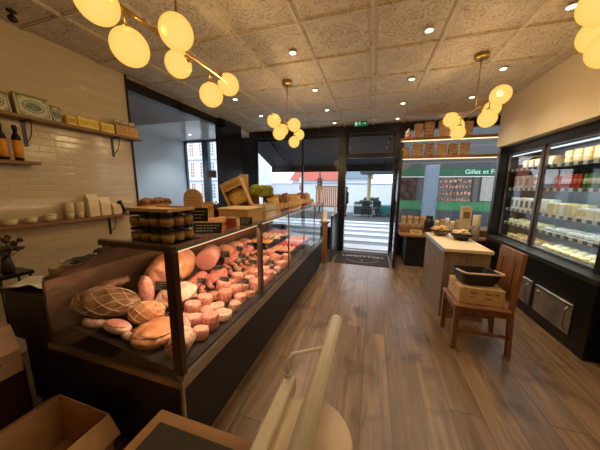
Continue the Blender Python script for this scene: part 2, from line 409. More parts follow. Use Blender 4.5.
for i, (x, y) in enumerate(((-3.95, 2.95), (-4.2, 4.8))):  # two added fixtures that brighten the niche
    o = dup(dl0, (x, y, 2.696), label=['small added downlight in the dark brown niche soffit', 'small added downlight in the white glossy window-bay soffit'][i], group='added niche downlights')
    for ch in list(o.children):
        if ch.type == 'LIGHT':
            ch.data = ch.data.copy(); ch.data.color = (.9, .95, 1); ch.data.energy = 60
# globe pendants
t = NT('lit opal globe'); N_ = t.N; N_.remove(t.b)
em = t.n('ShaderNodeEmission'); lw = t.n('ShaderNodeLayerWeight'); lw.inputs[0].default_value = .35
t.L.new(t.ramp(lw.outputs['Facing'], [(0, (250, 206, 112)), (.75, (244, 190, 88)), (1, (220, 150, 56))]), em.inputs[0]); em.inputs[1].default_value = GLOBE_E
tr = t.n('ShaderNodeBsdfTransparent'); tr.inputs[0].default_value = (.16, .15, .13, 1)
ad = t.n('ShaderNodeAddShader'); t.L.new(em.outputs[0], ad.inputs[0]); t.L.new(tr.outputs[0], ad.inputs[1]); t.L.new(ad.outputs[0], N_['Material Output'].inputs[0])
globe_mat = t.m
GL = [(-.0, -.43, -.05), (.02, -.32, -.164), (.157, -.18, -.047), (-.10, .10, -.03), (.006, .27, -.162), (.02, .465, -.023)]
def pendant(x, y, z, rz, lab):
    h = CZ-.016-z
    r = thing('globe_pendant', lab, 'pendant lamp', (x, y, z), rz, 'globe pendant lamps')
    MB().lathe([(0, h-.028), (.062, h-.028), (.066, h-.02), (.066, h), (0, h)], seg=28).build('canopy', brass, r)
    MB().tube([(0, 0, 0), (0, 0, h-.02)], .006, 10).build('rod', brass, r)
    MB().tube([(0, -.50, .0), (0, .50, .0)], .0085, 12).sph((0, 0, 0), .014, 12, 8).build('bar', brass, r)
    for gx, gy, gz in GL:
        c = Vector((gx, gy, gz)); a = Vector((0, gy, 0)); dr_ = (c-a)
        if abs(gy) > .4: a = Vector((0, gy*.9, 0)); dr_ = c-a
        dd = dr_.normalized()
        g = MB().sph(c, .078, 32, 20).build('globe', globe_mat, r)
        s_ = MB().tube([a, a+dd*max(.01, dr_.length-.085), ], .005, 8)
        k = c-dd*.084; k2 = c-dd*.070
        s_.tube([k-dd*.012, k, k2], [.010, .022, .024], 14).build('socket', brass, r)
        l = bpy.data.lights.new('bulb', 'POINT'); l.energy = BULB_W; l.color = (1.0, .74, .44); l.shadow_soft_size = .0
        bo = bpy.data.objects.new('bulb', l); COL.objects.link(bo); bo.parent = g; bo.location = c
    return r
pendant(-1.116, 1.23, 2.285, 0, 'brass bar pendant with six lit globes, nearest, above the meat case end')
pendant(-1.116, 3.045, 2.285, 0, 'brass bar pendant with lit globes seen end on before the dark awning window')
pendant(.97, 3.01, 2.30, math.radians(185), 'brass bar pendant with lit globes above the cream-topped island')
pendant(1.0, 1.2, 2.285, math.radians(180), 'brass globe pendant cut off by the upper right photo edge')
# track spots under the beam
def track_spot(x, y, z, aim, lab):
    r = thing('track_spotlight', lab, 'spotlight', (x, y, z))
    B(-.02, .02, -.05, .05, -.02, .0).build('track_adapter', black_metal, r)
    a = Vector(aim).normalized()
    MB().tube([(0, 0, -.02), (0, 0, -.07)], .007).build('yoke', black_metal, r)
    MB().tube([Vector((0, 0, -.09))-a*.05, Vector((0, 0, -.09))+a*.05], .028, 16).build('lamp_head', black_metal, r)
track_spot(-2.965, 3.25, 2.775, (1, .2, -.3), 'black track spotlight under the dark beam, nearer the tiled wall')
track_spot(-2.88, 4.30, 2.78, (.9, -.3, -.5), 'brown track spotlight fixed near the top of the black pillar')
r = thing('ceiling_hook', 'small black camera hanging from the ceiling in the top left corner', 'camera', (-2.70, 1.29, CZ-.017))
MB().lathe([(.03, 0), (.03, -.01), (.01, -.02), (.008, -.035)][::-1], seg=16).build('mount', black_metal, r); MB().sph((0, 0, -.055), (.028, .028, .026), 18, 12).build('camera_dome', black_metal, r)
# exit sign
r = thing('exit_sign', 'green emergency exit sign hung below the ceiling above the door', 'sign', (-.3, 5.1, 2.72))
B(-.13, .13, -.015, .015, -.02, .075).build('sign_body', mat('exit sign green', (24, 120, 70), .4, emit=(20, 110, 60), estr=.25), r)
pm = MB(); wp = emis('exit sign white', (225, 245, 230), .7)
pm.box(-.11, -.07, -.019, -.0155, -.005, .06)                                     # door symbol
pm.sph((-.02, -.017, .055), (.008, .002, .008), 10, 6); pm.cb((-.02, -.017, .033), (.014, .003, .03), (0, .25, 0)); pm.cb((-.035, -.017, .012), (.007, .003, .03), (0, .8, 0)); pm.cb((-.008, -.017, .010), (.007, .003, .03), (0, -.5, 0)); pm.cb((-.036, -.017, .038), (.025, .003, .006), (0, -.4, 0))
pm.cb((.055, -.017, .027), (.045, .003, .009)); pm.prism([(.075, .012), (.105, .027), (.075, .042)], -.019, -.0155, 1)
pm.build('pictogram', wp, r)
MB().tube([(-.1, 0, .075), (-.1, 0, CZ-2.72-.015)], .003).tube([(.1, 0, .075), (.1, 0, CZ-2.72-.015)], .003).build('hanger', black_metal, r)
# ================================================================= MEAT DISPLAY CASE
CX, CY0, CY1 = -.84, .81, 4.2
case = thing('meat_display_case', 'long black refrigerated meat counter with glass front and silver trim', 'display case', (-1.4, 2.5, 0))
case_black = mat('case black laminate', (17, 14, 13), .5, 0, .15, 5)
def kid(o, p, nm=None):
    o.parent = p; o.matrix_parent_inverse = p.matrix_basis.inverted() if False else Matrix.Translation(-Vector(p.location)); return o
def cpart(mb, name, m): return kid(mb.build(name, m), case)
cpart(B(-2.12, -.90, CY0+.02, CY1, .0, .08).box(-2.12, -.86, CY0, CY1, .08, .50), 'base_cabinet', case_black)
cpart(B(-2.26, -1.87, CY0, CY1, .50, .80).box(-2.29, -1.86, CY0-.005, CY1, .80, .83), 'service_worktop', case_black)
alu = mat('warm aluminium trim', (176, 164, 146), .28, .85, .05, 30)
cpart(B(-.875, -.835, CY0-.005, CY1, .545, .575).box(-.865, -.842, CY0-.003, CY1, .50, .545), 'front_trim', alu)
cpart(B(-1.87, -.84, CY0-.008, CY0+.012, .50, .535), 'end_trim', alu)
deckm = mat('dark case deck', (52, 44, 40), .35, .3, .1, 8)
DZ = lambda x: .578+(-.88-x)*.12
cpart(MB().prism([(-.875, .545), (-.875, DZ(-.875)-.002), (-1.84, DZ(-1.84)-.002), (-1.84, .5), (-.9, .5)], CY0+.012, CY1-.012, 1), 'product_deck', deckm)
cpart(B(-.884, -.850, CY0+.02, CY1-.02, .578, .596), 'price_rail', black_metal)
rearm = mat('case rear steel', (150, 118, 92), .25, .75, .08, 6)  # warm brown base stands in for reflections on the steel
cpart(B(-1.868, -1.842, CY0+.012, CY1, .5, .93), 'rear_wall', rearm)
# rear sliding doors slanting to the top
for i, (a, b) in enumerate(((.83, 1.95), (1.93, 3.05), (3.03, 4.18))):
    o = .006*(i % 2)
    cpart(MB().prism([(-1.862-o, .935), (-1.27-o, 1.185), (-1.265-o, 1.175), (-1.857-o, .925)], a, b, 1), 'rear_sliding_door', glass('reflection-brown mirror glass', (.5, .38, .28), .9, .05, 2.2))  # brown tint stands in for the floor wood mirrored in the doors
cpart(MB().tube([(-1.28, CY0, 1.19), (-1.28, CY1, 1.19)], .012, 8).tube([(-1.86, CY0+.02, .94), (-1.86, CY1, .94)], .012, 8), 'rear_rail', steel_dark)
secs = [.83, 1.69, 2.35, 2.95, 3.52, 4.18]
for i in range(5):
    cpart(B(-.846, -.840, secs[i]+.004, secs[i+1]-.004, .577, 1.205), 'front_pane', clear_case)
edge_glass = mat('green glass edge', (70, 120, 108), .15, 0, .1, 10)
for i in range(5):
    tp = cpart(B(-1.27, -.845, secs[i]+.004, secs[i+1]-.004, 1.205, 1.213), 'top_pane', clear_case)
    e = B(-.846, -.838, secs[i]+.004, secs[i+1]-.004, 1.204, 1.214).build('pane_edge', edge_glass, tp)
# end glass
prof = [(-.846, .54), (-.846, 1.20), (-1.26, 1.19), (-1.85, .845), (-1.86, .54)]
cpart(MB().prism(prof, CY0, CY0+.006, 1), 'end_pane', clear_case)
cpart(MB().prism([(x, z) for x, z in [(-.846, .58), (-.846, 1.20), (-1.26, 1.19), (-1.85, .93), (-1.84, .70)]], CY1, CY1+.006, 1), 'far_end_pane', clear_case)
pb = mat('dark bronze post', (84, 66, 52), .3, .6, .1, 20)
cpart(B(-1.30, -.838, CY0-.016, CY0+.022, 1.203, 1.233, bev=.006).box(-.888, -.836, CY0-.012, CY0+.026, .577, 1.205, bev=.004), 'corner_frame', pb)
for i, y in enumerate(secs[1:]):
    w = .03 if i == 0 else .008
    cpart(B(-.852 if i else -.875, -.838, y-w/2, y+w/2, .577, 1.206), 'upright_post', pb if i == 0 else steel_dark)
cpart(B(-.852, -.836, CY0-.016, CY0-.004, .0, .56), 'corner_strip', alu)
# meat lamp tubes under the top glass rail
lampm = emis('meat case lamp glow', (255, 190, 150), 1.4)
cpart(MB().tube([(-.875, CY0+.05, 1.190), (-.875, CY1-.05, 1.190)], .006, 8), 'lamp_tube', lampm)
for a, b in ((.85, 1.66), (1.7, 2.7), (2.7, 3.4), (3.4, 4.1)):
    l = bpy.data.lights.new('case_lamp', 'AREA'); l.shape = 'RECTANGLE'; l.size = .03; l.size_y = (b-a); l.energy = CASE_W*(b-a)*(1.5 if b < 1.7 else 1 if b < 3.4 else .8); l.color = (1, .68, .48)
    o = bpy.data.objects.new('case_lamp', l); COL.objects.link(o); o.location = (-.875, (a+b)/2, 1.18); o.rotation_euler = (0, math.radians(28), 0); kid(o, case)
# end post with wood top, glass screen by the entrance
r = thing('wooden_end_post', 'narrow wooden end panel beyond the far end of the meat case', 'post', (-.86, 4.47, 0))
B(-.05, .05, -.05, .05, 0, .80, bev=.004).build('post', oak, r); B(-.09, .09, -.09, .09, .80, .84, bev=.004).build('cap', oak, r)
r = thing('leaflet_holder', 'white leaflets standing on the wooden end post', 'leaflets', (-.87, 4.47, .84))
B(-.06, .06, -.03, .03, 0, .012).build('base', white_paint, r); MB().box(-.055, .055, -.004, .004, .012, .21).build('leaflet', paper, r)
r = thing('low_screen', 'low dark grey screen between meat case and entrance door', 'screen', (-.74, 4.95, 0))
B(-.02, .02, -.40, .43, 0, .92).build('panel', mat('slate screen', (72, 82, 90), .25, .1, .05, 3), r); B(-.025, .025, -.41, .44, .92, .94).build('rail', steel_dark, r)
r = thing('white_notice', 'small white notice leaning on top of the low grey screen', 'notice', (-.74, 4.95, .94))
MB().cb((0, 0, .09), (.012, .14, .18), (0, .08, 0)).build('card', paper, r); B(-.02, .02, -.05, .05, 0, .006).build('foot', steel_dark, r)

# ================================================================= MEATS
pinkcut = mat('pink cut ham face', (206, 128, 108), .35, 0, .12, 55, .15, rgb2=(232, 176, 154))
redcut = mat('red marbled cut', (160, 62, 50), .35, 0, .1, 90, .2, rgb2=(222, 168, 146))
saum = mat('fresh pork sausage skin', (220, 164, 140), .35, 0, .1, 60, .4, rgb2=(178, 92, 74))
hamskin = mat('orange glazed ham skin', (190, 118, 74), .3, 0, .1, 14, .4, rgb2=(222, 168, 120))
cured = mat('dry cured ham skin', (104, 68, 42), .45, 0, .2, 14, .6, rgb2=(168, 128, 86))
lard = mat('white lard', (228, 200, 172), .35, 0, .1, 18, .3, rgb2=(206, 156, 132))
terrine = mat('baked terrine crust', (150, 88, 54), .45, 0, .2, 34, .7, rgb2=(214, 160, 110))
casing = mat('floured sausage casing', (206, 178, 150), .6, 0, .15, 40, .3, rgb2=(158, 112, 88))
netm = mat('butcher net string', (230, 196, 160), .7, 0, .05)
pate = mat('coarse pate', (192, 140, 112), .5, 0, .2, 60, .2, rgb2=(160, 96, 80))
orange_s = mat('orange glazed slices', (226, 150, 66), .35, 0, .1, 40, .1, rgb2=(240, 182, 100))
redmeat = mat('raw red beef', (176, 44, 40), .35, 0, .1, 40, .1, rgb2=(206, 90, 76))
poultry = mat('pale poultry skin', (232, 190, 156), .4, 0, .1, 30, .2)
tray_black = mat('black serving tray', (26, 24, 24), .3, 0, .1)
tray_white = mat('white enamel tray', (214, 206, 196), .3, 0, .03)
def on_deck(x): return DZ(x)
def roll_proto(r, ln, skin, face, sd):
    # upright roll: skin body, cut face on top
    t_ = thing('pork_roll', '', 'charcuterie')
    def wob(mb):
        mb.v = [(x*(1+.16*noise.noise(Vector((x*22+sd, y*22, z*16)))), y*(1+.16*noise.noise(Vector((y*22+sd*3, x*22, z*16)))), z+(.012*noise.noise(Vector((x*18, y*18, sd*5)))+.10*x if z > ln*.4 else 0)) for x, y, z in mb.v]; return mb
    wob(MB().lathe([(r*.80, 0), (r*1.0, ln*.14), (r*1.06, ln*.3), (r*1.04, ln*.5), (r*1.05, ln*.75), (r*1.0, ln*.92), (r*.95, ln)], seg=26)).build('casing', skin, t_)
    wob(MB().lathe([(0, ln+.003), (r*.4, ln+.004), (r*.7, ln+.003), (r*.90, ln+.0005), (r*.95, ln-.003)], seg=26)).build('cut_face', face, t_)
    return t_
rp = [roll_proto(.050, .075, saum, pinkcut, 1), roll_proto(.045, .06, casing, redcut, 2), roll_proto(.058, .05, lard, pinkcut, 3), roll_proto(.054, .10, saum, redcut, 4), roll_proto(.050, .045, terrine, pate, 5)]
used = [False]*5
def put_roll(k, x, y, rot, lab, s=1):
    r0 = rp[k]; z = on_deck(x)
    lz = abs(math.sin(rot[0]))*.0
    if not used[k]: o = r0; used[k] = True; o.location = (x, y, z); o.rotation_euler = rot; o.scale = (s, s, s); o['label'] = lab
    else: o = dup(r0, (x, y, z), rot=rot, label=lab, scale=(s, s, s))
    o['group'] = 'cut charcuterie rolls in the front rows'
    return o
kinds = ['pink cut sausage-skinned pork roll', 'red marbled roll with floured casing', 'pale larded pink ham round', 'tall red-faced pork roll', 'brown coarse pate round']
rowname = {0: 'front row', 1: 'second row', 2: 'third row'}
for row_, (x, y0, n, dy) in enumerate(((-.952, 1.06, 14, .118), (-1.068, 1.13, 13, .122), (-1.182, 1.24, 12, .122))):
    for i in range(n):
        k = rnd.choice((0, 0, 1, 2, 3, 4)) if row_ else (0, 3, 2, 1, 0, 4, 3)[i % 7]
        xx = x+rnd.uniform(-.014, .014); s = rnd.uniform(.84, 1.12)
        put_roll(k, xx, y0+i*dy+rnd.uniform(-.012, .012), (rnd.uniform(-.14, .05), rnd.uniform(.04, .22), rnd.uniform(-.6, .6)), '%s, %s from the near end, %s' % (kinds[k], NTH[i], rowname[row_]), s)
# sausages lying over and between, fourth and fifth rows
def sausage_mb(L_, r, bend, sd):
    pts = []; n = 9
    for i in range(n):
        u_ = i/(n-1)*2-1; pts.append((bend*(u_*u_-.5)*L_, u_*L_/2, 0))
    rs = [r*(max(.0, 1-abs(i/(n-1)*2-1)**5))**.5*.97+.003 for i in range(n)]
    return MB().tube(pts, rs, 12)
sp = sausage_mb(.15, .018, .25, 1).build('sausage', saum); sp2 = sausage_mb(.17, .024, .1, 2).build('dry_sausage', casing)
cnt = {0: 0, 1: 0}; us = [False, False]
for row_, x in ((0, -1.30), (1, -1.43)):
    for i in range(13):
        y = 1.42+i*.105; k = 0 if (i+row_) % 3 else 1; pr = (sp, sp2)[k]
        z = on_deck(x)+(.020, .027)[k]
        lab = '%s lying crosswise, %s from the near end of the %s sausage row' % (('pink fresh sausage', 'floured dry sausage')[k], NTH[i], ('fourth', 'rearmost')[row_])
        if us[k]: o = pr.copy(); COL.objects.link(o)
        else: o = pr; us[k] = True
        o.location = (x, y, z); o.rotation_euler = (0, 0, PI/2*.55+rnd.uniform(-.2, .2)); tag(o, lab, 'sausage', 'sausages in the rear rows')
# big pieces in the near section
def lump(name, mb, m, loc, lab, cat, parts=(), rot=(0, 0, 0)):
    r = thing(name, lab, cat, loc); r.rotation_euler = rot; mb.build('body', m, r)
    for n_, b_, m_ in parts: b_.build(n_, m_, r)
    return r
def net(c, r, n=7, tw=1.3, seg=14, rad=.0022):
    m_ = MB()
    for s_ in (1, -1):
        for k in range(n):
            pts = []
            for i in range(seg+1):
                p = PI*(.08+.84*i/seg); t_ = 2*PI*k/n+s_*tw*i/seg*PI/2*1.6
                pts.append((c[0]+r[0]*1.02*math.cos(p), c[1]+r[1]*1.02*math.sin(p)*math.cos(t_), c[2]+r[2]*1.02*math.sin(p)*math.sin(t_)))
            m_.tube(pts, rad, 5, cap=False)
    return m_
lump('cured_ham', MB().sph((0, 0, .085), (.22, .11, .085), 28, 18, .18, 2, 3, flat=.9), cured, (-1.62, 1.0, on_deck(-1.62)), 'dark dry cured ham in a net inside the near end glass', 'ham', [('net', net((0, 0, .085), (.222, .112, .087), 8), netm), ('shank', MB().tube([(-.17, .02, .09), (-.10, .10, .14), (-.02, .2, .16)], [.045, .036, .02], 12), cured)], (0, 0, .15))
lump('bone_in_ham', MB().sph((0, 0, .145), (.15, .28, .145), 32, 20, .12, 1.8, 5, flat=.9), hamskin, (-1.61, 1.53, on_deck(-1.60)), 'large orange glazed ham at the back of the near case section', 'ham', [('cut_face', MB().lathe([(0, .012), (.07, .008), (.1, 0)], seg=24, mtx=Matrix.Translation((.05, -.245, .12)) @ Matrix.Rotation(PI/2+.1, 4, 'X')), pinkcut)], (0, 0, .25))
lump('netted_roast', MB().sph((0, 0, .07), (.10, .07, .07), 24, 16, .08, 3, 8, flat=.9), hamskin, (-1.33, 1.04, on_deck(-1.33)), 'small orange roast tied in white net beside the half ham', 'roast', [('net', net((0, 0, .07), (.102, .072, .072), 7), netm)], (0, 0, .5))
lump('speck_piece', MB().sph((0, 0, .12), (.05, .045, .12), 20, 14, .18, 3, 11, flat=.9), pinkcut, (-1.47, 1.16, on_deck(-1.47)), 'upright pink raw ham piece standing between the cured and glazed hams', 'ham')
# half terrine / pie
lump('round_pie', MB().lathe([(.10, 0), (.125, .01), (.135, .04), (.13, .055), (.11, .065), (0, .07)], seg=30), terrine, (-1.17, .965, on_deck(-1.17)), 'round baked meat pie close to the near end glass', 'meat pie', [('topping', MB().sph((0, 0, .066), (.115, .115, .018), 26, 10, .35, 9, 2), hamskin)])
lump('half_ham', MB().sph((0, 0, .035), (.10, .055, .035), 24, 14, .06, 2, 21, flat=.85), lard, (-1.40, .895, on_deck(-1.40)), 'small oval ham half with a pink face near the end glass', 'ham', [('cut_face', MB().sph((0, -.006, .055), (.088, .046, .018), 24, 10, .04, 3, 4), pinkcut)], (-.25, 0, -.1))
lump('large_salami', MB().tube([(0, .07, .062), (0, -.05, .062)], [.058, .06], 26), casing, (-.962, .925, on_deck(-.96)-.001), 'thick red salami cut face toward the near glass corner', 'salami', [('cut_face', MB().lathe([(0, .004), (.045, .003), (.052, 0)], seg=24, mtx=Matrix.Translation((0, -.0505, .062)) @ Matrix.Rotation(PI/2, 4, 'X')), redcut)], (0, 0, .35))
lump('white_ham', MB().sph((0, 0, .075), (.115, .16, .072), 28, 18, .08, 2, 31, flat=.9), lard, (-1.345, 1.30-.0, on_deck(-1.345)), 'rounded white larded ham behind the dark corner post', 'ham', [('rosette', MB().sph((.03, -.12, .09), (.05, .02, .035), 16, 10, .1, 4, 3), pinkcut)])
lump('mortadella', MB().tube([(0, .15, .1), (0, -.12, .1)], [.1, .1], 30).sph((0, .15, .1), (.1, .04, .1), 30, 12), pinkcut, (-1.60, 1.98, on_deck(-1.60)), 'large pink mortadella at the back past the corner post', 'mortadella', [('cut_face', MB().lathe([(0, .003), (.09, .002), (.097, 0)], seg=28, mtx=Matrix.Translation((0, -.1205, .1)) @ Matrix.Rotation(PI/2, 4, 'X')), mat('mortadella face', (232, 152, 138), .35, 0, .08, 40))], (0, 0, .45))
for i, (y, r_, m_) in enumerate(((2.30, .085, hamskin), (2.53, .08, pinkcut), (2.75, .075, saum))):
    lump('boiled_ham', MB().sph((0, 0, r_*.9), (r_*1.25, r_*1.1, r_*.9), 24, 16, .12, 2, 40+i, flat=.9), m_, (-1.62, y, on_deck(-1.62)), ('orange ham joint', 'smooth pink ham joint', 'rough pink ham joint')[i]+' in the rearmost row, '+('nearest', 'middle', 'farthest')[i]+' of three', 'ham')
# extra pieces in the near section
lump('carving_board', MB().box(-.16, .16, -.10, .10, 0, .014), tray_black, (-1.30, 1.30, on_deck(-1.30)+.012), 'black serving board under the white larded ham', 'board', [('groove_rim', MB().tube([(-.15, -.09, .015), (.15, -.09, .015), (.15, .09, .015), (-.15, .09, .015)], .003, 5, closed=True), steel_dark)], (0, -.12, .4))
fan = MB()
for k in range(9): fan.sph((0, 0, 0), (.052, .046, .004), 20, 6, .1, 4, k, mtx=Matrix.Translation((.0, -.07+.018*k, .03)) @ Matrix.Rotation(1.0, 4, 'X'))
slm = mat('raw ham slices', (196, 84, 72), .35, 0, .1, 70, .2, rgb2=(230, 170, 150))
fan_o = fan.build('ham_slices', slm)
for i, (x, y, a, lab) in enumerate(((-1.07, 1.03+.0, .5, 'fan of raw ham slices right before the corner post'), (-1.42, 1.60, .3, 'fan of raw ham slices behind the white larded ham'), (-1.34, 1.74, -.2, 'fan of raw ham slices before the mortadella'), (-1.50, 2.26, .1, 'fan of raw ham slices before the first ham joint'), (-1.50, 2.60, .3, 'fan of raw ham slices before the last ham joint'))):
    o = fan_o if i == 0 else fan_o.copy()
    if i: COL.objects.link(o)
    o.location = (x, y, on_deck(x)+.008); o.rotation_euler = (0, 0, a); o.scale = (1.15, 1.15, 1.15); tag(o, lab, 'sliced ham', 'fans of raw ham')
for i, (x, y, s) in enumerate(((-1.28, .90, 1), (-1.20, .885, .8), (-1.56, .885, .9))):
    lump('dried_sausage', sausage_mb(.17*s, .021, .2, 3), casing, (x, y, on_deck(x)+.024), ('thin dried sausage lying along the near end glass, middle one', 'shorter dried sausage by the pie along the near end glass', 'dried sausage before the cured ham at the near end glass')[i], 'sausage', [('string_tie', MB().tube([(.02*s, .075*s, .004), (.02*s, .1*s, .01)], .003, 6), netm)], (0, 0, PI/2+.1*i))
# trays
def tray(x0, x1, y0, y1, mtl, lab):
    z = on_deck(x0)+.001
    r = thing('serving_tray', lab, 'tray', ((x0+x1)/2, (y0+y1)/2, z)); hx, hy = (x1-x0)/2, (y1-y0)/2
    B(-hx, hx, -hy, hy, 0, .006).build('tray_bottom', mtl, r)
    MB().tube([(-hx, -hy, .022), (hx, -hy, .022), (hx, hy, .022), (-hx, hy, .022)], .004, 6, closed=True).box(-hx, hx, -hy, -hy+.004, 0, .022).box(-hx, hx, hy-.004, hy, 0, .022).box(-hx, -hx+.004, -hy, hy, 0, .022).box(hx-.004, hx, -hy, hy, 0, .022).build('rim', mtl, r)
    return (x0+x1)/2, (y0+y1)/2, z+.006, hx, hy
chunks = {}
def fill(tr, nx, ny, m_, kind, cat, lab, size, sd, flat=False, grp=None):
    cx, cy, z, hx, hy = tr; me = None
    for i in range(nx):
        for j in range(ny):
            x = cx-hx+.012+(2*hx-.024)*(i+.5)/nx; y = cy-hy+.012+(2*hy-.024)*(j+.5)/ny
            if me is None:
                o = (MB().sph((0, 0, size[2]*.92), size, 14, 10, .22, 2.2, sd, flat=.92)).build(kind, m_); me = o
            else: o = me.copy(); COL.objects.link(o)
            o.location = (x, y, z); o.rotation_euler = (0, 0, rnd.uniform(-.5, .5)+(j % 2)*3.1); tag(o, lab, cat, grp or lab+' pieces')
T1 = tray(-1.30, -.97, 2.78, 3.06, tray_black, 'black tray of small pink meat pieces, nearest to the front glass row end')
fill(T1, 5, 4, saum, 'meat_piece', 'meat', 'pink raw meat piece on the nearest black tray past the sausage rolls', (.03, .032, .024), 3)
T2 = tray(-1.72, -1.36, 2.95, 3.2, tray_black, 'black tray of orange glazed slices at the rear of the case')
fill(T2, 5, 4, orange_s, 'glazed_slice', 'meat', 'orange glazed slice on the rear black tray', (.034, .028, .016), 5)
T3 = tray(-1.30, -.97, 3.10, 3.38, tray_black, 'black tray of bright red beef beside the front glass')
fill(T3, 5, 4, redmeat, 'beef_piece', 'meat', 'bright red beef piece on the black tray at the front glass', (.032, .03, .022), 7)
T4 = tray(-1.72, -1.36, 3.24, 3.55, tray_white, 'white tray of pale poultry at the rear of the case')
fill(T4, 4, 4, poultry, 'poultry_piece', 'meat', 'pale poultry piece on the rear white tray', (.045, .034, .03), 9)
T5 = tray(-1.30, -.97, 3.42, 3.80, tray_white, 'white tray of pink escalopes near the far end of the case front')
fill(T5, 4, 5, pinkcut, 'escalope', 'meat', 'pink escalope on the far white tray by the front glass', (.04, .036, .014), 11)
T6 = tray(-1.72, -1.36, 3.60, 3.95, tray_white, 'far white tray of pork pieces at the back corner of the case')
fill(T6, 4, 4, saum, 'pork_piece', 'meat', 'pink pork piece on the far rear white tray', (.044, .036, .024), 13)
# price tags
def ptag_proto():
    r = thing('price_tag', '', 'price tag')
    MB().tube([(0, 0, 0), (0, 0, .05)], .0018, 6).build('pick', steel, r)
    B(-.042, .042, -.0015, .0015, .045, .1, bev=.001).build('card', black_card, r)
    w_ = MB(); 
    for zz, n in ((.087, 6), (.072, 5), (.058, 3)):
        x = -.032
        for q in range(n):
            l_ = .005+.004*((q*7+int(zz*1000)) % 3)/2; a_ = .6*(1 if q % 2 else -1)
            w_.cb((x+l_/2, -.0022, zz), (l_, .0006, .0022), (0, a_, 0)); x += l_+.0035
    w_.cb((0, -.0022, .0975), (.078, .0006, .001)); w_.cb((0, -.0022, .0475), (.078, .0006, .001)); w_.cb((-.039, -.0022, .0725), (.001, .0006, .05)); w_.cb((.039, -.0022, .0725), (.001, .0006, .05))
    w_.build('chalk_writing', chalk, r)
    return r
tp = ptag_proto(); tfirst = True
tags = [(-1.33, 1.16, .115, 'black price tag with white border on the near hams', 1.15),
 (-1.165, 1.075, .0, 'black price tag just left of the dark corner post foot', 1), (-.985, .985+.01, .0, 'small dark tag behind the thick red salami', .8),
 (-1.47, 1.43, .06, 'black tag in front of the large glazed ham', .9), (-1.285, 1.49, .05, 'black tag leaning at the white ham behind the corner post', .9),
 (-1.165, 1.62, .03, 'black tag between the second and third rows near the middle post', 1),
 (-1.045, 1.75, .0, 'dark tag between the front rolls just before the middle post', .9),
 (-1.39, 1.86, .0, 'black tag before the mortadella', 1), (-1.5, 2.12, .02, 'large black tag at the rear row, centre of the case', 1.3),
 (-1.39, 2.28, .0, 'black tag over the rear sausages', 1), (-1.165, 2.14, .03, 'black tag in the third row just past the middle post', .9),
 (-1.045, 2.32, .0, 'black tag beside the front rolls past the middle post', .9), (-1.52, 2.45, .02, 'black tag before the second ham joint', 1),
 (-1.5, 2.68, .02, 'black tag before the farthest ham joint', 1), (-1.165, 2.58, .03, 'black tag at the end of the roll rows', .9),
 (-1.33, 2.86, .0, 'black tag between front and rear trays, nearest', 1), (-1.33, 3.14, .0, 'black tag beside the red beef tray', 1),
 (-1.33, 3.40, .0, 'black tag past the red beef tray', .9), (-.945, 2.74, .0, 'dark tag on the front rail before the first black tray', .9), (-.945, 3.08, .0, 'dark tag on the front rail beside the beef tray', .9),
 (-.945, 3.40, .0, 'dark tag on the front rail before the far white tray', .9)]
for x, y, dz, lab, s in tags:
    z = on_deck(x)+.0
    h = s*(1+dz/.1*.0)
    if tfirst: o = tp; tfirst = False; o['label'] = lab
    else: o = dup(tp, (0, 0, 0), label=lab)
    o.location = (x, y, z+dz); o.rotation_euler = (-.1, 0, rnd.uniform(.1, .6)); o.scale = (s, s, s)
    o['group'] = 'black chalk price tags in the meat case'
# ================================================================= GOODS ON TOP OF THE CASE
TZ = 1.2135
jar_glass = glass('jar glass', (.93, .93, .9), .8, .02, 1.4)
pate_fill = mat('brown terrine filling', (84, 62, 42), .5, 0, .3, 60, 0, rgb2=(150, 124, 90))
jp = thing('terrine_jar', '', 'jar'); 
MB().lathe([(.026, 0), (.030, .006), (.030, .05), (.026, .058), (.026, .062)], seg=18).build('jar_body', jar_glass, jp)
MB().lathe([(.024, .004), (.0275, .007), (.0275, .048), (.02, .05)], seg=16).build('filling', pate_fill, jp)
MB().lathe([(.028, .060), (.029, .062), (.029, .074), (.026, .076), (0, .076)], seg=18).build('lid', mat('black jar lid', (30, 24, 20), .35, .4, .1), jp)
MB().lathe([(.0304, .016), (.0304, .042)], seg=18).build('jar_label', mat('gold jar label', (168, 132, 66), .5, .2, .1, 30), jp)
first = True
ox, oy = -1.135, .885
for lv in range(2):
    for i in range(4):
        for j in range(3):
            lab = '%s-layer terrine jar, %s from the left in the %s row on the case end' % (('lower', 'upper')[lv], NTH[i], ('nearest', 'middle', 'rear')[j])
            loc = (ox+i*.064, oy+j*.064, TZ+.006+lv*.077)
            if first: o = jp; first = False; o.location = loc; o['label'] = lab
            else: o = dup(jp, loc, label=lab)
            o['group'] = 'stacked terrine jars on the near case end'
tag(B(-1.17, -.905, .85, 1.05, TZ, TZ+.005).build('jar_tray', tray_black), 'thin black tray under the stacked terrine jars', 'tray')
lt = thing('cellophane_lid_tray', 'pale wooden tray lying on top of the stacked terrine jars', 'tray', (-1.04, .95, TZ+.161))
B(-.13, .13, -.09, .09, 0, .006).build('base', cardboard_light, lt); B(-.13, .13, -.09, -.085, .006, .016).box(-.13, .13, .085, .09, .006, .016).box(-.13, -.125, -.09, .09, .006, .016).box(.125, .13, -.09, .09, .006, .016).build('rim', cardboard_light, lt)
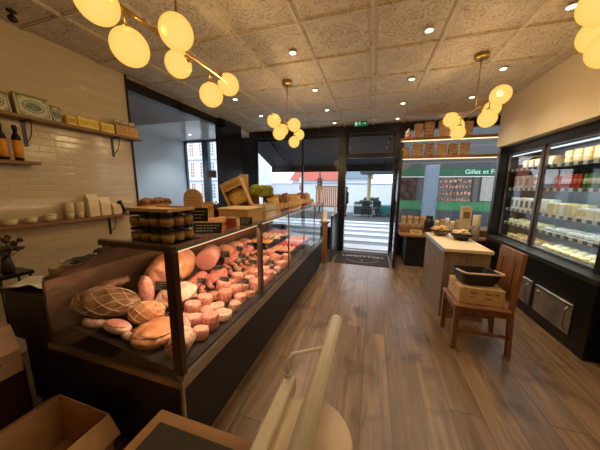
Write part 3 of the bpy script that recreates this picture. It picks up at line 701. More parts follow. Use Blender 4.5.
def slate(x, y, z, w, h, rz, lab, rx=-.15):
    r = thing('slate_sign', lab, 'sign', (x, y, z), rz); m4 = Matrix.Rotation(rx, 4, 'X')
    MB().box(-w/2, w/2, -.003, .003, 0, h, m4).build('board', black_card, r)
    wm = MB()
    for k in range(3):
        zz = h*(.75-.25*k); xx = -w*.38
        for q in range(7-k):
            l_ = w*.06*(1+((q*5+k*3) % 3)/2); wm.box(xx, xx+l_, -.0045, -.0033, zz-h*.02, zz+h*.02, m4 @ Matrix.Translation((0, 0, 0))); xx += l_+w*.03
    wm.build('chalk_writing', chalk, r)
    MB().box(-w*.2, w*.2, .003, .03, 0, .004).build('foot', black_card, r); return r
slate(-.93, 1.075, TZ+.09, .12, .075, .35, 'black slate sign held at the upper corner of the jars', -.1)
slate(-.945, 1.17, TZ, .17, .07, .4, 'wide black slate sign at the near glass edge past the jars', -.5)
slate(-.90, 1.545, TZ, .10, .055, .3, 'small black slate sign before the wicker box', -.3)
def crate(name, x, y, z, dx, dy, h, m_, lab, cat, slats=3, rz=0):
    r = thing(name, lab, cat, (x, y, z), rz); hx, hy = dx/2, dy/2
    B(-hx, hx, -hy, hy, 0, .005).build('crate_bottom', m_, r)
    sm = MB(); sh = (h-.005)/slats
    for k in range(slats):
        z0 = .005+k*sh; z1 = z0+sh*.8
        sm.box(-hx, hx, -hy, -hy+.005, z0, z1).box(-hx, hx, hy-.005, hy, z0, z1).box(-hx, -hx+.005, -hy, hy, z0, z1).box(hx-.005, hx, -hy, hy, z0, z1)
    sm.build('slatted_side', m_, r)
    cp = MB()
    for sx in (-1, 1):
        for sy in (-1, 1): cp.cb((sx*(hx-.012), sy*(hy-.012), h/2), (.014, .014, h))
    cp.build('corner_block', m_, r); return r
poplar = wood('pale poplar crate', (206, 172, 120), (180, 142, 92), 1)
# white ribbed punnet
r = thing('ribbed_tub', 'cream vertically ribbed tub beside the slate sign on the case', 'tub', (-1.09, 1.28, TZ))
mb = MB().lathe([(.045, 0), (.05, .005), (.058, .11), (.06, .115), (.055, .115), (.05, .1)], seg=26)
for k in range(26):
    a = 2*PI*k/26; mb.tube([(.051*math.cos(a), .051*math.sin(a), .005), (.0585*math.cos(a), .0585*math.sin(a), .108)], .0025, 5)
mb.build('tub_body', mat('cream enamel', (222, 208, 170), .5, 0, .04), r)
crate('wooden_crate', -1.33, 1.17, TZ, .0+.12, .20, .10, poplar, 'pale slatted crate carrying the bread basket behind the jars', 'crate')
bk = thing('bread_basket', 'shallow pale basket of dark crusts above the jars', 'basket', (-1.33, 1.17, TZ+.102))
wick = mat('woven wicker', (220, 180, 116), .7, 0, .25, 70, .6, rgb2=(156, 112, 62))
MB().lathe([(.0, .0), (.06, 0), (.085, .07), (.09, .075), (.082, .07), (.05, .008), (0, .008)], seg=28, sx=.7, sy=1.2).build('basket_body', wick, bk)
crust = mat('dark crust', (130, 84, 44), .6, 0, .25, 30, .3)
for i in range(7):
    o = MB().sph((0, 0, .018), (.034, .028, .022), 14, 10, .2, 3, i).build('bread_roll', crust); o.location = (-1.33+rnd.uniform(-.02, .02), 1.10+.024*i, TZ+.165+.006*(i % 2)); tag(o, 'small dark crusted roll in the pale basket above the jars', 'bread', 'rolls in the pale basket')
# arched board
ab = thing('arched_board', 'arched pale wooden board with faint lettering standing on the case', 'board', (-1.25, 1.42, TZ), .15)
pts = [(-.075, 0), (.075, 0), (.075, .19)]+[(.075*math.cos(a), .19+.075*math.sin(a)) for a in [PI*k/12 for k in range(1, 12)]]+[(-.075, .19)]
arch = cardboard_light
MB().prism(pts, -.006, .006, 1).build('board', arch, ab)
ink = mat('faint brown ink', (120, 92, 60), .7, 0, .05); dk = MB()
for k in range(7):
    zz = .08+.02*k; n = 6; w_ = .05
    for q in range(n): dk.box(-w_+q*w_*2/n, -w_+(q+.7)*w_*2/n, -.0068, -.006, zz-.0015, zz+.0015)
dk.build('lettering', ink, ab); MB().box(-.04, .04, .006, .05, 0, .01).build('foot', arch, ab)
# loaves behind and boxes
loafm = mat('golden loaf', (190, 128, 66), .55, 0, .2, 14, .2)
for i, (x, y, a, l_) in enumerate(((-1.14, 1.325, .9, .17), (-1.08, 1.50, 1.2, .17), (-1.0, 1.35, 1.0, .14), (-1.13, 1.42, 1.0, .17))):
    o = MB().sph((0, 0, .03), (l_/2, .036, .03), 22, 12, .08, 3, i).build('loaf', loafm); o.location = (x, y, TZ); o.rotation_euler = (0, 0, a)
    tag(o, ('golden loaf right of the arched board', 'golden loaf just before the wicker box', 'short golden loaf nearest the glass edge', 'golden loaf under the tilted crate')[i], 'bread')
kb = thing('black_cushion', 'black rounded bag behind the tilted gift crate', 'bag', (-1.235, 1.66, TZ+.0))
MB().sph((0, 0, .07), (.06, .09, .07), 22, 14, .15, 2.5, 3, flat=.95).build('bag_body', mat('black cloth', (16, 15, 16), .9, 0, .1, 20, .2), kb); MB().tube([(-.02, 0, .13), (0, 0, .16), (.03, 0, .13)], .005, 8).build('bag_tie', mat('black cloth', (16, 15, 16)), kb)
# tilted open gift crate on a wicker-look box
wb = thing('wicker_box', 'large cream patterned box at the front edge supporting the tilted crate', 'box', (-1.03, 1.71, TZ))
B(-.13, .13, -.13, .13, 0, .10, bev=.006).build('box_body', mat('cream patterned board', (206, 176, 126), .75, 0, .15, 70, .3, rgb2=(176, 140, 92)), wb); B(-.135, .135, -.135, .135, .10, .115, bev=.004).build('box_lid', cardboard_light, wb)
gc = thing('gift_crate', 'open pale gift crate leaning over the cream box with straw inside', 'crate', (-1.13, 1.905, TZ+.06)); gc.rotation_euler = (-.12, -.42, .25)
B(-.10, .10, .05, .06, 0, .30).build('crate_bottom', poplar, gc)
B(-.10, -.09, -.03, .05, 0, .30).box(.09, .10, -.03, .05, 0, .30).box(-.09, .09, -.03, .05, 0, .01).box(-.09, .09, -.03, .05, .29, .30).build('crate_side', poplar, gc)
MB().sph((0, .03, .13), (.085, .03, .11), 26, 16, .3, 6, 4).build('straw', mat('straw filling', (206, 168, 90), .9, 0, .3, 60, .6), gc)
B(-.02, .07, -.034, -.030, .02, .065).build('black_label', black_card, gc)
B(-.09, .09, -.029, -.023, .22, .285).build('front_slat', poplar, gc)
ls = MB(); 
for q in range(8): ls.box(-.078+q*.02, -.066+q*.02, -.0298, -.0292, .235, .270)
ls.build('lettering', ink, gc)
# tall post card
tc_ = thing('tall_menu_board', 'tall narrow beige board standing behind the gift crate', 'board', (-1.22, 2.09, TZ), .1)
B(-.045, .045, -.005, .005, 0, .40).build('board', mat('beige board', (190, 170, 136), .7, 0, .08, 30), tc_); B(-.03, .03, .005, .06, 0, .012).build('foot', oak, tc_)
# lattice white box + basket
crate('white_lattice_box', -.97, 2.03, TZ, .13, .26, .13, mat('whitewashed wood', (218, 206, 176), .6, 0, .08), 'whitewashed lattice box at the glass edge right of the cream box', 'box', 2)
# products in lattice box
for i in range(5):
    o = MB().tube([(0, 0, 0), (0, 0, .09)], [.022, .02], 14).sph((0, 0, .09), (.02, .02, .02), 14, 8).build('wrapped_biscuit', kraft); o.location = (-.97, 1.94+.045*i, TZ+.006); tag(o, 'brown wrapped packet in the whitewashed lattice box', 'packet', 'packets in the whitewashed box')
# green moss basket
gb = thing('green_moss_basket', 'bushy yellow-green moss block on a brown stand over the case', 'plant', (-1.15, 2.32, TZ))
gm = mat('yellow green moss', (150, 150, 50), .9, 0, .3, 50, .8, rgb2=(104, 116, 34))
mm = MB()
for i in range(70):
    mm.sph((rnd.uniform(-.06, .06), rnd.uniform(-.19, .19), .235+rnd.uniform(-.045, .045)), rnd.uniform(.02, .034), 8, 6, .4, 4, i)
mm.box(-.06, .06, -.19, .19, .19, .27)
mm.build('moss', gm, gb); B(-.07, .07, -.19, .19, 0, .01).box(-.06, .06, -.18, -.165, .01, .19).box(-.06, .06, .165, .18, .01, .19).box(-.07, .07, -.19, .19, .18, .19).build('stand', mat('reddish brown stand', (110, 66, 42), .5), gb)
# bags of dry goods in the stand and along the far part
bagm = [kraft, mat('tan biscuit bag', (196, 150, 84), .7, 0, .25, 40, .3, rgb2=(150, 100, 50)), mat('dark biscuit bag', (110, 66, 40), .6, 0, .25, 40, .3), mat('golden pasta bag', (214, 170, 90), .6, 0, .2, 50, .3)]
def bag_proto(i, h=.18, w=.085):
    r = thing('biscuit_bag', '', 'bag'); m_ = bagm[i]
    vs = []; fs = []; seg = 12; prof = [(1, 1, 0), (1.05, 1.1, .25*h), (1, 1, .6*h), (.95, .5, .8*h), (.95, .12, .9*h)]
    mb = MB()
    for a, b_, z in prof:
        for k in range(seg):
            t_ = 2*PI*k/seg; cx_, sy_ = math.cos(t_), math.sin(t_)
            q = 1/max(abs(cx_), abs(sy_))**.6
            vs.append((w/2*a*cx_*q*.9, .026*b_*sy_*q*.9, z))
    for i_ in range(len(prof)-1):
        for k in range(seg): fs.append([i_*seg+k, i_*seg+(k+1) % seg, (i_+1)*seg+(k+1) % seg, (i_+1)*seg+k])
    fs.append(list(range(seg))[::-1]); fs.append([(len(prof)-1)*seg+k for k in range(seg)])
    mb.add(vs, fs, True).build('bag_body', m_, r)
    B(-w/2*.98, w/2*.98, -.004, .004, .89*h, h).build('bag_seal', m_, r)
    B(-w*.28, w*.28, -.0285, -.0275, .2*h, .55*h).build('bag_label', cardboard_light, r)
    return r
bps = [bag_proto(i) for i in range(4)]; bu = [False]*4
colr = ['brown kraft', 'tan', 'dark brown', 'golden']
n = 0
def putbag(k, loc, rz, lab, s=1, rot=None, grp=None):
    if bu[k]: o = dup(bps[k], loc, rz, label=lab)
    else: o = bps[k]; bu[k] = True; o.location = loc; o.rotation_euler = (0, 0, rz); o['label'] = lab
    if rot: o.rotation_euler = rot
    o.scale = (s, s, s); o['group'] = grp or 'biscuit bags on the case top'; return o
for row_, x in enumerate((-.99, -1.15)):
    for i in range(12):
        y = 2.26+i*.135+row_*.05
        if row_ and y < 2.6: continue
        k = (i*3+row_*2+i//3) % 4
        putbag(k, (x, y, TZ), PI/2-.5, '%s bag standing on the far half of the case, %s along the %s row' % (colr[k], NTH[i], ('front', 'rear')[row_]), rnd.uniform(.9, 1.1), rot=(.0, -.18, PI/2-.7))
# front small boxes beyond
for i, y in enumerate((3.98, 4.08)):
    crate('small_crate', -1.08, y+.0, TZ, .16, .08, .07, poplar, ('small pale crate at the far end of the case top, nearer one', 'small pale crate at the far end of the case top, farther one')[i], 'crate', 2)

tinm = [mat('gold tin', (196, 156, 80), .35, .5), mat('red printed tin', (150, 60, 44), .4, .2), mat('cream printed tin', (216, 196, 150), .5)]
for i, (x, y) in enumerate(((-.94, 1.27), (-.93, 1.41), (-.96, 1.50), (-.93, 1.90))):
    r = thing('small_tin', '%s tin on the glass top, %s of the tins from the camera' % (('gold', 'dark red', 'cream')[i % 3], NTH[i]), 'tin', (x, y, TZ)); h = .05+.02*(i % 2)
    MB().lathe([(.032, 0), (.034, .002), (.034, h-.004), (.032, h)], seg=20).build('tin_body', tinm[i % 3], r); MB().lathe([(.0335, h-.002), (.0335, h+.003), (.030, h+.001), (0, h+.001)], seg=20).build('tin_lid', steel, r)
for i in range(2): putbag(i, (-1.22, 1.485+.065*i, TZ), 0, '%s bag behind the loaves, left of the gift crate' % colr[i], .9, rot=(0, 0, .6+.2*i))
r = thing('hanging_plaque', 'small brown wooden plaque hanging before the niche window', 'plaque', (-3.50, 4.60, 1.68))
B(-.12, .12, -.01, .01, 0, .16).build('plaque_board', oak, r); MB().tube([(-.1, 0, .16), (-.1, 0, 1.02)], .0015, 5).tube([(.1, 0, .16), (.1, 0, 1.02)], .0015, 5).build('wire', black_metal, r)
# ================================================================= SERVICE WORKTOP (behind case)
WZ = .831
def sheet(name, x, y, z, dx, dy, m_, lab, cat, rz=0, am=.012, sd=0, lift=.012):
    mb = MB(); n = 12; vs = []; 
    for lay in (0, 1):
        for i in range(n+1):
            for j in range(n+1):
                u_, v_ = i/n-.5, j/n-.5
                h = lift*.5+am*(noise.noise(Vector((u_*3+sd, v_*3, sd)))+.5)*.9
                vs.append((u_*dx, v_*dy, max(.0015, h)+(.0015 if lay else 0)))
    fs = []; N1 = (n+1)**2
    for i in range(n):
        for j in range(n):
            a = i*(n+1)+j; q = [a, a+1, a+n+2, a+n+1]; fs.append(q); fs.append([p+N1 for p in q][::-1])
    for k in range(n):
        for a, b_ in ((k, k+1), (n*(n+1)+k, n*(n+1)+k+1), (k*(n+1), (k+1)*(n+1)), (k*(n+1)+n, (k+1)*(n+1)+n)): fs.append([a, b_, b_+N1, a+N1])
    o = mb.add(vs, fs, True).build(name, m_); o.location = (x, y, z); o.rotation_euler = (0, 0, rz); return tag(o, label=lab, cat=cat)
sp_ = thing('wrapping_paper_stack', 'thick stack of wrapping paper on the service worktop under the green sheet', 'paper stack', (-2.07, 1.28, WZ))
MB().cb((0, 0, .035), (.33, .50, .07), (0, 0, .03)).build('lower_stack', mat('greyish wrapping paper', (170, 150, 116), .8, 0, .08, 20), sp_); MB().cb((.01, .02, .085), (.30, .42, .028), (0, 0, -.05)).build('upper_stack', paper, sp_)
sheet('paper_sheet', -2.10, .92, WZ, .30, .19, paper, 'crumpled white wrapping paper at the near corner of the service worktop', 'paper', .3, .05, 2, .01)
sheet('green_cloth', -2.02, 1.15, WZ+.10, .26, .17, mat('dark green plastic', (44, 54, 40), .4, 0, .2, 8), 'dark green plastic sheet on the service worktop behind the white paper', 'sheet', .2, .04, 5, .01)
sheet('dark_pouch', -2.08, 1.34, WZ+.10, .2, .14, mat('olive black plastic', (36, 38, 30), .35), 'olive black pouch on the service worktop beyond the green sheet', 'pouch', -.3, .05, 9, .02)
sheet('butcher_paper', -2.10, 1.76, WZ, .30, .40, mat('brown butcher paper', (160, 128, 84), .7, 0, .12, 8), 'wide brown butcher paper on the service worktop behind the hams', 'paper', .2, .03, 12, .01)
sheet('pink_slice', -1.97, 1.44, WZ+.10, .11, .09, pinkcut, 'pink slice of ham on the service worktop', 'meat', .2, .02, 15, .01)
cb = thing('cutting_board', 'long wooden cutting board on the service worktop', 'cutting board', (-2.06, 2.15, WZ), 0)
B(-.12, .12, -.26, .26, 0, .025, bev=.006).build('board', oak, cb); MB().lathe([(.02, .0255), (.026, .0257)], (0, .21, 0), 18).build('hole_ring', mat('dark wood ring', (90, 58, 30)), cb)
r = thing('dark_slicer_arm', 'dark handled knife lying on the cutting board', 'knife', (-2.04, 2.1, WZ+.026))
B(-.012, .012, -.12, 0, 0, .018, bev=.005).build('handle', black_metal, r); MB().prism([(-.012, 0), (.014, 0), (.01, .2), (-.012, .17)], .006, .009, 2).build('blade', steel, r)

# ================================================================= LEFT WALL SHELVES
def wall_shelf(name, y0, y1, z, d, brs, lab):
    r = thing(name, lab, 'shelf', (-2.95, (y0+y1)/2, z)); L2 = (y1-y0)/2; oy = (y0+y1)/2
    B(.0, d, -L2, L2, -.026, 0, bev=.002).build('shelf_board', shelf_wood, r)
    for yb in brs:
        y = yb-oy; k = MB(); k.box(.0, .008, y-.012, y+.012, -.24, -.026).box(.0, d*.85, y-.012, y+.012, -.034, -.026)
        pts = [(.006+(d*.7)*math.sin(a), y, -.20+(.17)*(1-math.cos(a))) for a in [PI/2*i/10 for i in range(11)]]
        k.tube(pts, .004, 6); k.build('bracket', black_metal, r)
    return r
wall_shelf('wall_shelf', .55, 2.36, 2.07, .16, (1.36, 2.10), 'upper wooden wall shelf with black brackets holding plates and yellow packs')
wall_shelf('wall_shelf', .55, 1.37, 1.695, .15, (1.0,), 'short wooden wall shelf with two dark bottles at the left photo edge')
wall_shelf('wall_shelf', .55, 2.16, 1.165, .15, (1.96,), 'lower wooden wall shelf holding white tubs and paper bags')
SZ = 2.071
# decorated plaques
def plaque(y, w, h, rz, lab, x=-2.875, lean=-.16):
    r = thing('decorated_tin', lab, 'tin', (x, y, SZ)); r.rotation_euler = (0, lean, rz)
    B(-.012, .012, -w/2, w/2, 0, h, bev=.003).build('tin_body', mat('pale green tin', (206, 208, 178), .4, .1, .06, 12), r)
    e = MB(); g = mat('dark green ornament', (66, 84, 62), .5, 0, .1, 20)
    def ell(a, b_, n=26): return [(.0135, a*math.cos(2*PI*k/n), h/2+b_*math.sin(2*PI*k/n)) for k in range(n)]
    e.tube(ell(w*.3, h*.26), .0025, 5, closed=True); e.tube([(.0135, -w*.43, h*.08), (.0135, w*.43, h*.08), (.0135, w*.43, h*.92), (.0135, -w*.43, h*.92)], .002, 5, closed=True)
    for sy in (-1, 1):
        for sz in (-1, 1): e.tube([(.0135, sy*(w*.36+.012*math.cos(k)), h/2+sz*(h*.34)+.012*math.sin(k)) for k in range(6)], .002, 5, closed=True)
    e.build('ornament', g, r)
    MB().sph((.012, 0, h/2), (.003, w*.24, h*.19), 24, 10).build('medallion', mat('teal medallion', (84, 112, 108), .4, 0, .25, 30, rgb2=(150, 160, 140)), r)
    B(-.014, .014, -w/2-.003, w/2+.003, h-.012, h+.003, bev=.002).build('tin_lid_edge', mat('gold tin edge', (170, 150, 90), .35, .6), r)
    return r
plaque(1.18, .18, .165, 0, 'pale green decorated tin at the left photo edge on the upper shelf')
plaque(1.405, .225, .185, .0, 'large pale green decorated tin with oval medallion on the upper shelf', -2.855)
plaque(1.565, .075, .15, .0, 'narrow green decorated tin just right of the large one', -2.865)
ylw = mat('yellow biscuit pack', (236, 206, 84), .45, 0, .06, 10); prt = mat('yellow pack print', (150, 112, 36), .5)
def pack(y, w, h, lab):
    r = thing('yellow_pack', lab, 'pack', (-2.86, y, SZ)); B(-.04, .04, -w/2, w/2, 0, h, bev=.006).build('pack_body', ylw, r); e = MB()
    for k in range(5):
        yy_ = -w*.34+k*w*.17; e.tube([(.041, yy_+.012*math.cos(a), h*.5+h*.22*math.sin(a)) for a in [2*PI*i/10 for i in range(10)]], .0018, 5, closed=True)
    e.build('printed_pattern', prt, r); return r
pack(1.655, .085, .085, 'small plain yellow pack beside the narrow tin'); pack(1.80, .19, .10, 'long yellow patterned pack in the middle of the upper shelf'); pack(1.985, .14, .095, 'yellow patterned pack next to the wicker basket')
r = thing('wicker_basket', 'rectangular wicker basket at the right end of the upper shelf', 'basket', (-2.87, 2.20, SZ))
B(-.055, .055, -.13, .13, 0, .008).box(-.055, -.047, -.13, .13, .008, .11).box(.047, .055, -.13, .13, .008, .11).box(-.047, .047, -.13, -.122, .008, .11).box(-.047, .047, .122, .13, .008, .11).build('basket_body', wick, r)
MB().tube([(-.053, -.128, .11), (.053, -.128, .11), (.053, .128, .11), (-.053, .128, .11)], .005, 8, closed=True).build('basket_rim', wick, r)
for i, y in enumerate((2.115, 2.20, 2.285)):
    o = thing('gift_card_pack', ('leftmost', 'middle', 'rightmost')[i]+' pale card packet leaning in the wicker basket', 'packet', (-2.87, y, SZ+.010)); o.rotation_euler = (0, .1, 0); 
    MB().cb((0, 0, .085), (.012, .07, .165), (0, 0, .0)).build('packet_body', mat('beige packet', (196, 180, 146), .6, 0, .1, 30), o); MB().cb((.0065, 0, .125), (.001, .07, .016)).build('dark_band', ink, o)
# bottles
def bottle(y, lab):
    r = thing('dark_bottle', lab, 'bottle', (-2.86, y, 1.696)); dg = mat('near black bottle glass', (16, 14, 10), .12, 0, .1)
    MB().lathe([(.0, .0), (.026, 0), (.028, .006), (.028, .18), (.024, .20), (.013, .225), (.012, .275), (.0, .275)], seg=22).build('bottle_body', dg, r)
    MB().lathe([(.0155, .245), (.0155, .285), (0, .286)], seg=16).build('cap', black_metal, r); MB().lathe([(.0285, .025), (.0285, .165)], seg=22).build('bottle_label', mat('orange label', (226, 152, 40), .5, 0, .06), r)
bottle(1.175, 'dark bottle with orange label cut by the left photo edge'); bottle(1.262, 'dark bottle with orange label, right one of the pair on the short shelf')
# lower shelf goods
LZ = 1.166
tubm = mat('cream tub plastic', (226, 208, 168), .4, 0, .03)
def tub(y, w, h, lab, x=-2.87):
    r = thing('cream_tub', lab, 'tub', (x, y, LZ)); MB().lathe([(w*.42, 0), (w*.5, h*.9), (0, h*.9)], seg=22).build('tub_body', tubm, r); MB().lathe([(w*.53, h*.88), (w*.53, h), (0, h)], seg=22).build('tub_lid', tubm, r)
tub(1.14, .09, .045, 'low cream tub at the left end of the lower shelf'); tub(1.27, .08, .05, 'low cream tub, second from the left on the lower shelf'); tub(1.40, .09, .06, 'low cream tub left of the paper cups on the lower shelf')
def stackcup(y, h, lab, x=-2.87):
    r = thing('cup_stack', lab, 'paper cups', (x, y, LZ)); n = max(3, int(h/.02)); mb = MB(); MB().lathe([(.028, 0), (.036, .08), (.034, .08), (.027, .004)], seg=20).build('lowest_cup', tubm, r)
    for k in range(n-3): mb.lathe([(.035, .062+k*.02), (.0375, .080+k*.02), (.0375, .083+k*.02), (.034, .083+k*.02)], seg=20)
    mb.build('nested_rim', tubm, r)
stackcup(1.555, .16, 'stack of cream paper cups near the middle of the lower shelf'); stackcup(1.64, .17, 'slightly taller cup stack right beside the first one')
def pbag(y, w, h, lab, m_=None):
    r = thing('paper_bag', lab, 'paper bag', (-2.87, y, LZ)); mb = MB(); n = 8
    B(-.04, .04, -w/2, w/2, 0, h*.72, bev=.004).build('bag_body', m_ or tubm, r); MB().prism([(-.04, h*.72), (.04, h*.72), (.006, h), (-.006, h)], -w/2, w/2, 1).build('folded_top', m_ or tubm, r)
pbag(1.755, .10, .24, 'tallest cream paper bag on the lower shelf'); pbag(1.87, .10, .20, 'cream paper bag right of the tallest bag on the lower shelf'); pbag(1.99, .09, .13, 'low cream paper bag behind the black scanner', tubm)
r = thing('black_scanner', 'black handheld scanner standing at the right end of the lower shelf', 'scanner', (-2.84, 2.06, LZ))
B(-.03, .03, -.028, .028, 0, .018, bev=.006).build('stand', black_metal, r); MB().tube([(0, .015, .018), (0, -.005, .09), (0, -.03, .14)], [.016, .014, .018], 12).build('handle', black_metal, r); MB().tube([(0, -.02, .14), (.01, -.055, .135)], [.022, .018], 12).build('scanner_head', black_metal, r)

# wall plant on the left edge
r = thing('plant_stand', 'tall slim dark stand under the dried bouquet by the tiled wall', 'stand', (-2.66, 1.0, 0)); B(-.10, .10, -.10, .10, .80, .828, bev=.003).build('stand_top', black_metal, r)
for sx in (-.08, .08):
    for sy in (-.08, .08): MB().tube([(sx, sy, 0), (sx, sy, .8)], .009, 8).build('leg', black_metal, r)
r = thing('dried_bouquet', 'dark dried bouquet at the left photo edge by the tiled wall', 'dried flowers', (-2.66, 1.0, .83))
MB().lathe([(.03, 0), (.04, .02), (.03, .09), (.022, .12)], seg=18).build('vase', mat('dark vase', (50, 44, 38), .4), r)
mb = MB(); fl_ = MB()
for i in range(34):
    a = rnd.uniform(0, 2*PI); e = rnd.uniform(.02, .10); h = rnd.uniform(.16, .27); p = (e*math.cos(a), e*math.sin(a), h); mb.tube([(0, 0, .1), (e*.4*math.cos(a), e*.4*math.sin(a), h*.7), p], .0018, 5); fl_.sph(p, rnd.uniform(.010, .022), 8, 6, .5, 6, i)
mb.build('stem', mat('dark stem', (52, 46, 30), .8), r); fl_.build('flower_head', mat('dark dried bloom', (72, 62, 46), .9, 0, .3, 40, .5), r)
# ================================================================= FOREGROUND
# cardboard box on the floor
r = thing('open_cardboard_box', 'open brown cardboard box on the floor before the case end', 'cardboard box', (-1.48, .53, 0))
hx, hy, H = .20, .20, .30; tk = .006
B(-hx, hx, -hy, hy, 0, tk).box(-hx, hx, -hy, -hy+tk, tk, H).box(-hx, hx, hy-tk, hy, tk, H).box(-hx, -hx+tk, -hy+tk, hy-tk, tk, H).box(hx-tk, hx, -hy+tk, hy-tk, tk, H).build('box_body', cardboard, r)
MB().prism([(hx-tk, H), (hx, H), (hx+.07, H-.10), (hx+.064, H-.10)], -hy, hy, 1).build('right_flap', cardboard, r)
MB().prism([(-hx+tk, H), (-hx, H), (-hx-.10, H-.06), (-hx-.095, H-.066)], -hy, hy, 1).build('left_flap', cardboard, r)
pm = MB(); dkp = mat('faded brown print', (112, 80, 46), .9)
for k in range(5): pm.box(hx+.0003, hx+.0012, -.15+k*.06, -.115+k*.06, .12, .22)
pm.build('side_print', dkp, r)
r = thing('flat_carton', 'flattened cardboard piece lying right of the open cardboard box', 'cardboard', (-1.12, .60, 0))
B(-.14, .12, -.17, .16, 0, .008).build('sheet', cardboard, r); B(-.13, .11, -.16, .15, .008, .012).build('upper_ply', cardboard, r)
# brown drawer unit with printed paper bag
r = thing('dark_wooden_chest', 'dark reddish wooden chest with a knob at the left photo edge', 'chest', (-2.32, .56, 0))
dw = wood('dark mahogany', (74, 46, 34), (50, 30, 24), 1)
B(-.25, .25, -.30, .21, 0, .36, bev=.006).build('chest_body', dw, r); B(.25, .262, -.27, .18, .05, .32, bev=.003).build('drawer_front', dw, r)
MB().sph((.275, .02, .22), .014, 14, 10).tube([(.26, .02, .22), (.272, .02, .22)], .005, 8).build('knob', steel_dark, r)
bagp = mat('beige paper shopping bag', (186, 150, 118), .75, 0, .08, 6, .1)
r = thing('printed_paper_bag', 'beige paper shopping bag with dark swirling print at the left edge', 'paper bag', (-2.17, .58, .361))
vs = []; hx, hy = .15, .16
mb = MB(); prof = [(1, 1, 0), (1.02, 1.02, .12), (.98, .97, .24), (.88, .94, .31)]
vs = [(sx*hx*a+.01*math.sin(z*40), sy*hy*b_, z) for a, b_, z in prof for sx, sy in ((-1, -1), (1, -1), (1, 1), (-1, 1))]
fs = [[3, 2, 1, 0]]+[[i*4+k, i*4+(k+1) % 4, (i+1)*4+(k+1) % 4, (i+1)*4+k] for i in range(3) for k in range(4)]+[[12, 13, 14, 15]]
mb.add(vs, fs).build('bag_body', bagp, r)
pm = MB(); pk = mat('dark brown bag print', (52, 30, 34), .8)
X_ = .156
for yy_, zz_, l_, a_ in ((-.10, .20, .05, .5), (-.06, .17, .06, -.3), (.02, .13, .06, .2), (.06, .15, .035, 1.2), (-.07, .11, .06, .1), (-.05, .085, .05, .0), (-.06, .065, .04, 0), (.05, .10, .05, 0)):
    pm.cb((X_, yy_, zz_), (.004, l_, .012), (a_, 0, 0))
pm.build('printed_swirl', pk, r)
MB().tube([(-.02, -.1, .305), (-.0, -.06, .36), (0, .06, .36), (-.02, .1, .305)], .005, 8).build('handle', paper, r)
MB().prism([(.10, .30), (.15, .24), (.185, .16), (.18, .16), (.145, .235), (.10, .285)], .04, .15, 1).build('folded_corner', bagp, r)
# counter where the photographer stands
r = thing('wooden_counter', 'wooden counter corner with dark inset mat in the foreground', 'counter', (-.30, -.05, 0))
ply = wood('warm plywood', (176, 128, 70), (140, 96, 48), 0, .5)
B(-.175, .10, -.45, .433, .925, .95, bev=.002).build('counter_top', ply, r)
B(-.15, .08, -.42, .38, 0, .925).build('counter_body', mat('dark counter side', (44, 36, 30), .6), r)
tm = tag(MB().box(-.445, -.235, -.35, .352, .9505, .956, bev=.0).build('counter_mat', mat('dark grey rubber mat', (58, 50, 42), .75, 0, .1, 50)), 'dark grey rubber mat lying on the foreground wooden counter', 'mat')
# cream machine with round rail
crm = mat('cream enamelled metal', (224, 218, 204), .35, .0, .04, 10); gloss = mat('yellowish satin steel', (230, 228, 222), .35, .0, .05, 30, stretch=(14, 1, 14))
r = thing('scale_with_rail', 'cream machine with a ribbed round rail over a pale round plate', 'machine', (-.11, .40, .951))
B(-.059, .02, -.36, .10, .0, .02, bev=.004).build('base', crm, r)
MB().lathe([(0, .02), (.098, .02), (.10, .023), (.10, .028), (.096, .030), (0, .030)], (0, .0, 0), 48).build('round_plate', mat('pale satin plate', (222, 206, 184), .4, .1, .03), r)
mb = MB(); R_ = .023
prof_ = []
seg = 40; vs = []; ys_ = [-.42, .40, .425, .431]
for q, y in enumerate(ys_):
    for k in range(seg):
        a = 2*PI*k/seg; rr_ = R_*(1, 1, .93, .7)[q]*(1-.07*(1 if (k % 5) == 0 and q < 2 else 0)); vs.append((.004+rr_*math.cos(a), y, .052+rr_*math.sin(a)))
fs = [[i*seg+k, i*seg+(k+1) % seg, (i+1)*seg+(k+1) % seg, (i+1)*seg+k] for i in range(3) for k in range(seg)]+[[k for k in range(seg)][::-1], [3*seg+k for k in range(seg)]]
mb.add(vs, fs, True).build('round_rail', gloss, r)
MB().box(.0, .008, -.36, -.33, .02, .045).box(.0, .008, .075, .095, .02, .045).build('rail_support', crm, r)
B(-.092, -.060, -.42, .135, .0, .045, bev=.003).build('side_bar', crm, r)
MB().tube([(-.082, .128, .043), (-.082, .13, .085), (-.078, .15, .093), (.0, .25, .062)], [.0065, .006, .0055, .005], 12).build('bent_arm', gloss, r)
MB().lathe([(.010, 0), (.010, .006), (.007, .008), (0, .008)], (-.082, .128, .044), 16).build('arm_foot', gloss, r)
# ================================================================= DOOR MAT
matm = mat('charcoal entrance mat', (50, 46, 48), .95, 0, .12, 120, .4)
r = thing('entrance_mat', 'dark grey entrance mat with pale lettering at the open door', 'doormat', (-.12, 4.97, 0))
B(-.55, .50, -.42, .40, 0, .010, bev=.003).build('mat_body', matm, r); mp_ = mat('pale mat print', (214, 206, 200), .9)
text('mat_lettering', 'LAMOTTON', .155, mp_, r, (-.02, .14, .0103), (0, 0, 0), .0004)
mb = MB(); mb.tube([(-.02+.34*math.cos(a), -.02+.27*math.sin(a), .0104) for a in [PI*1.08+PI*.84*k/20 for k in range(21)]], .003, 4); mb.tube([(-.02+.34*math.cos(a), -.02+.27*math.sin(a), .0104) for a in [PI*.08+PI*.84*k/20 for k in range(21)]], .002, 4)
for k in range(5): a = PI/2+2*PI*k/5; mb.cb((-.02+.015*math.cos(a), -.14+.015*math.sin(a), .0106), (.03, .006, .0008), (0, 0, a))
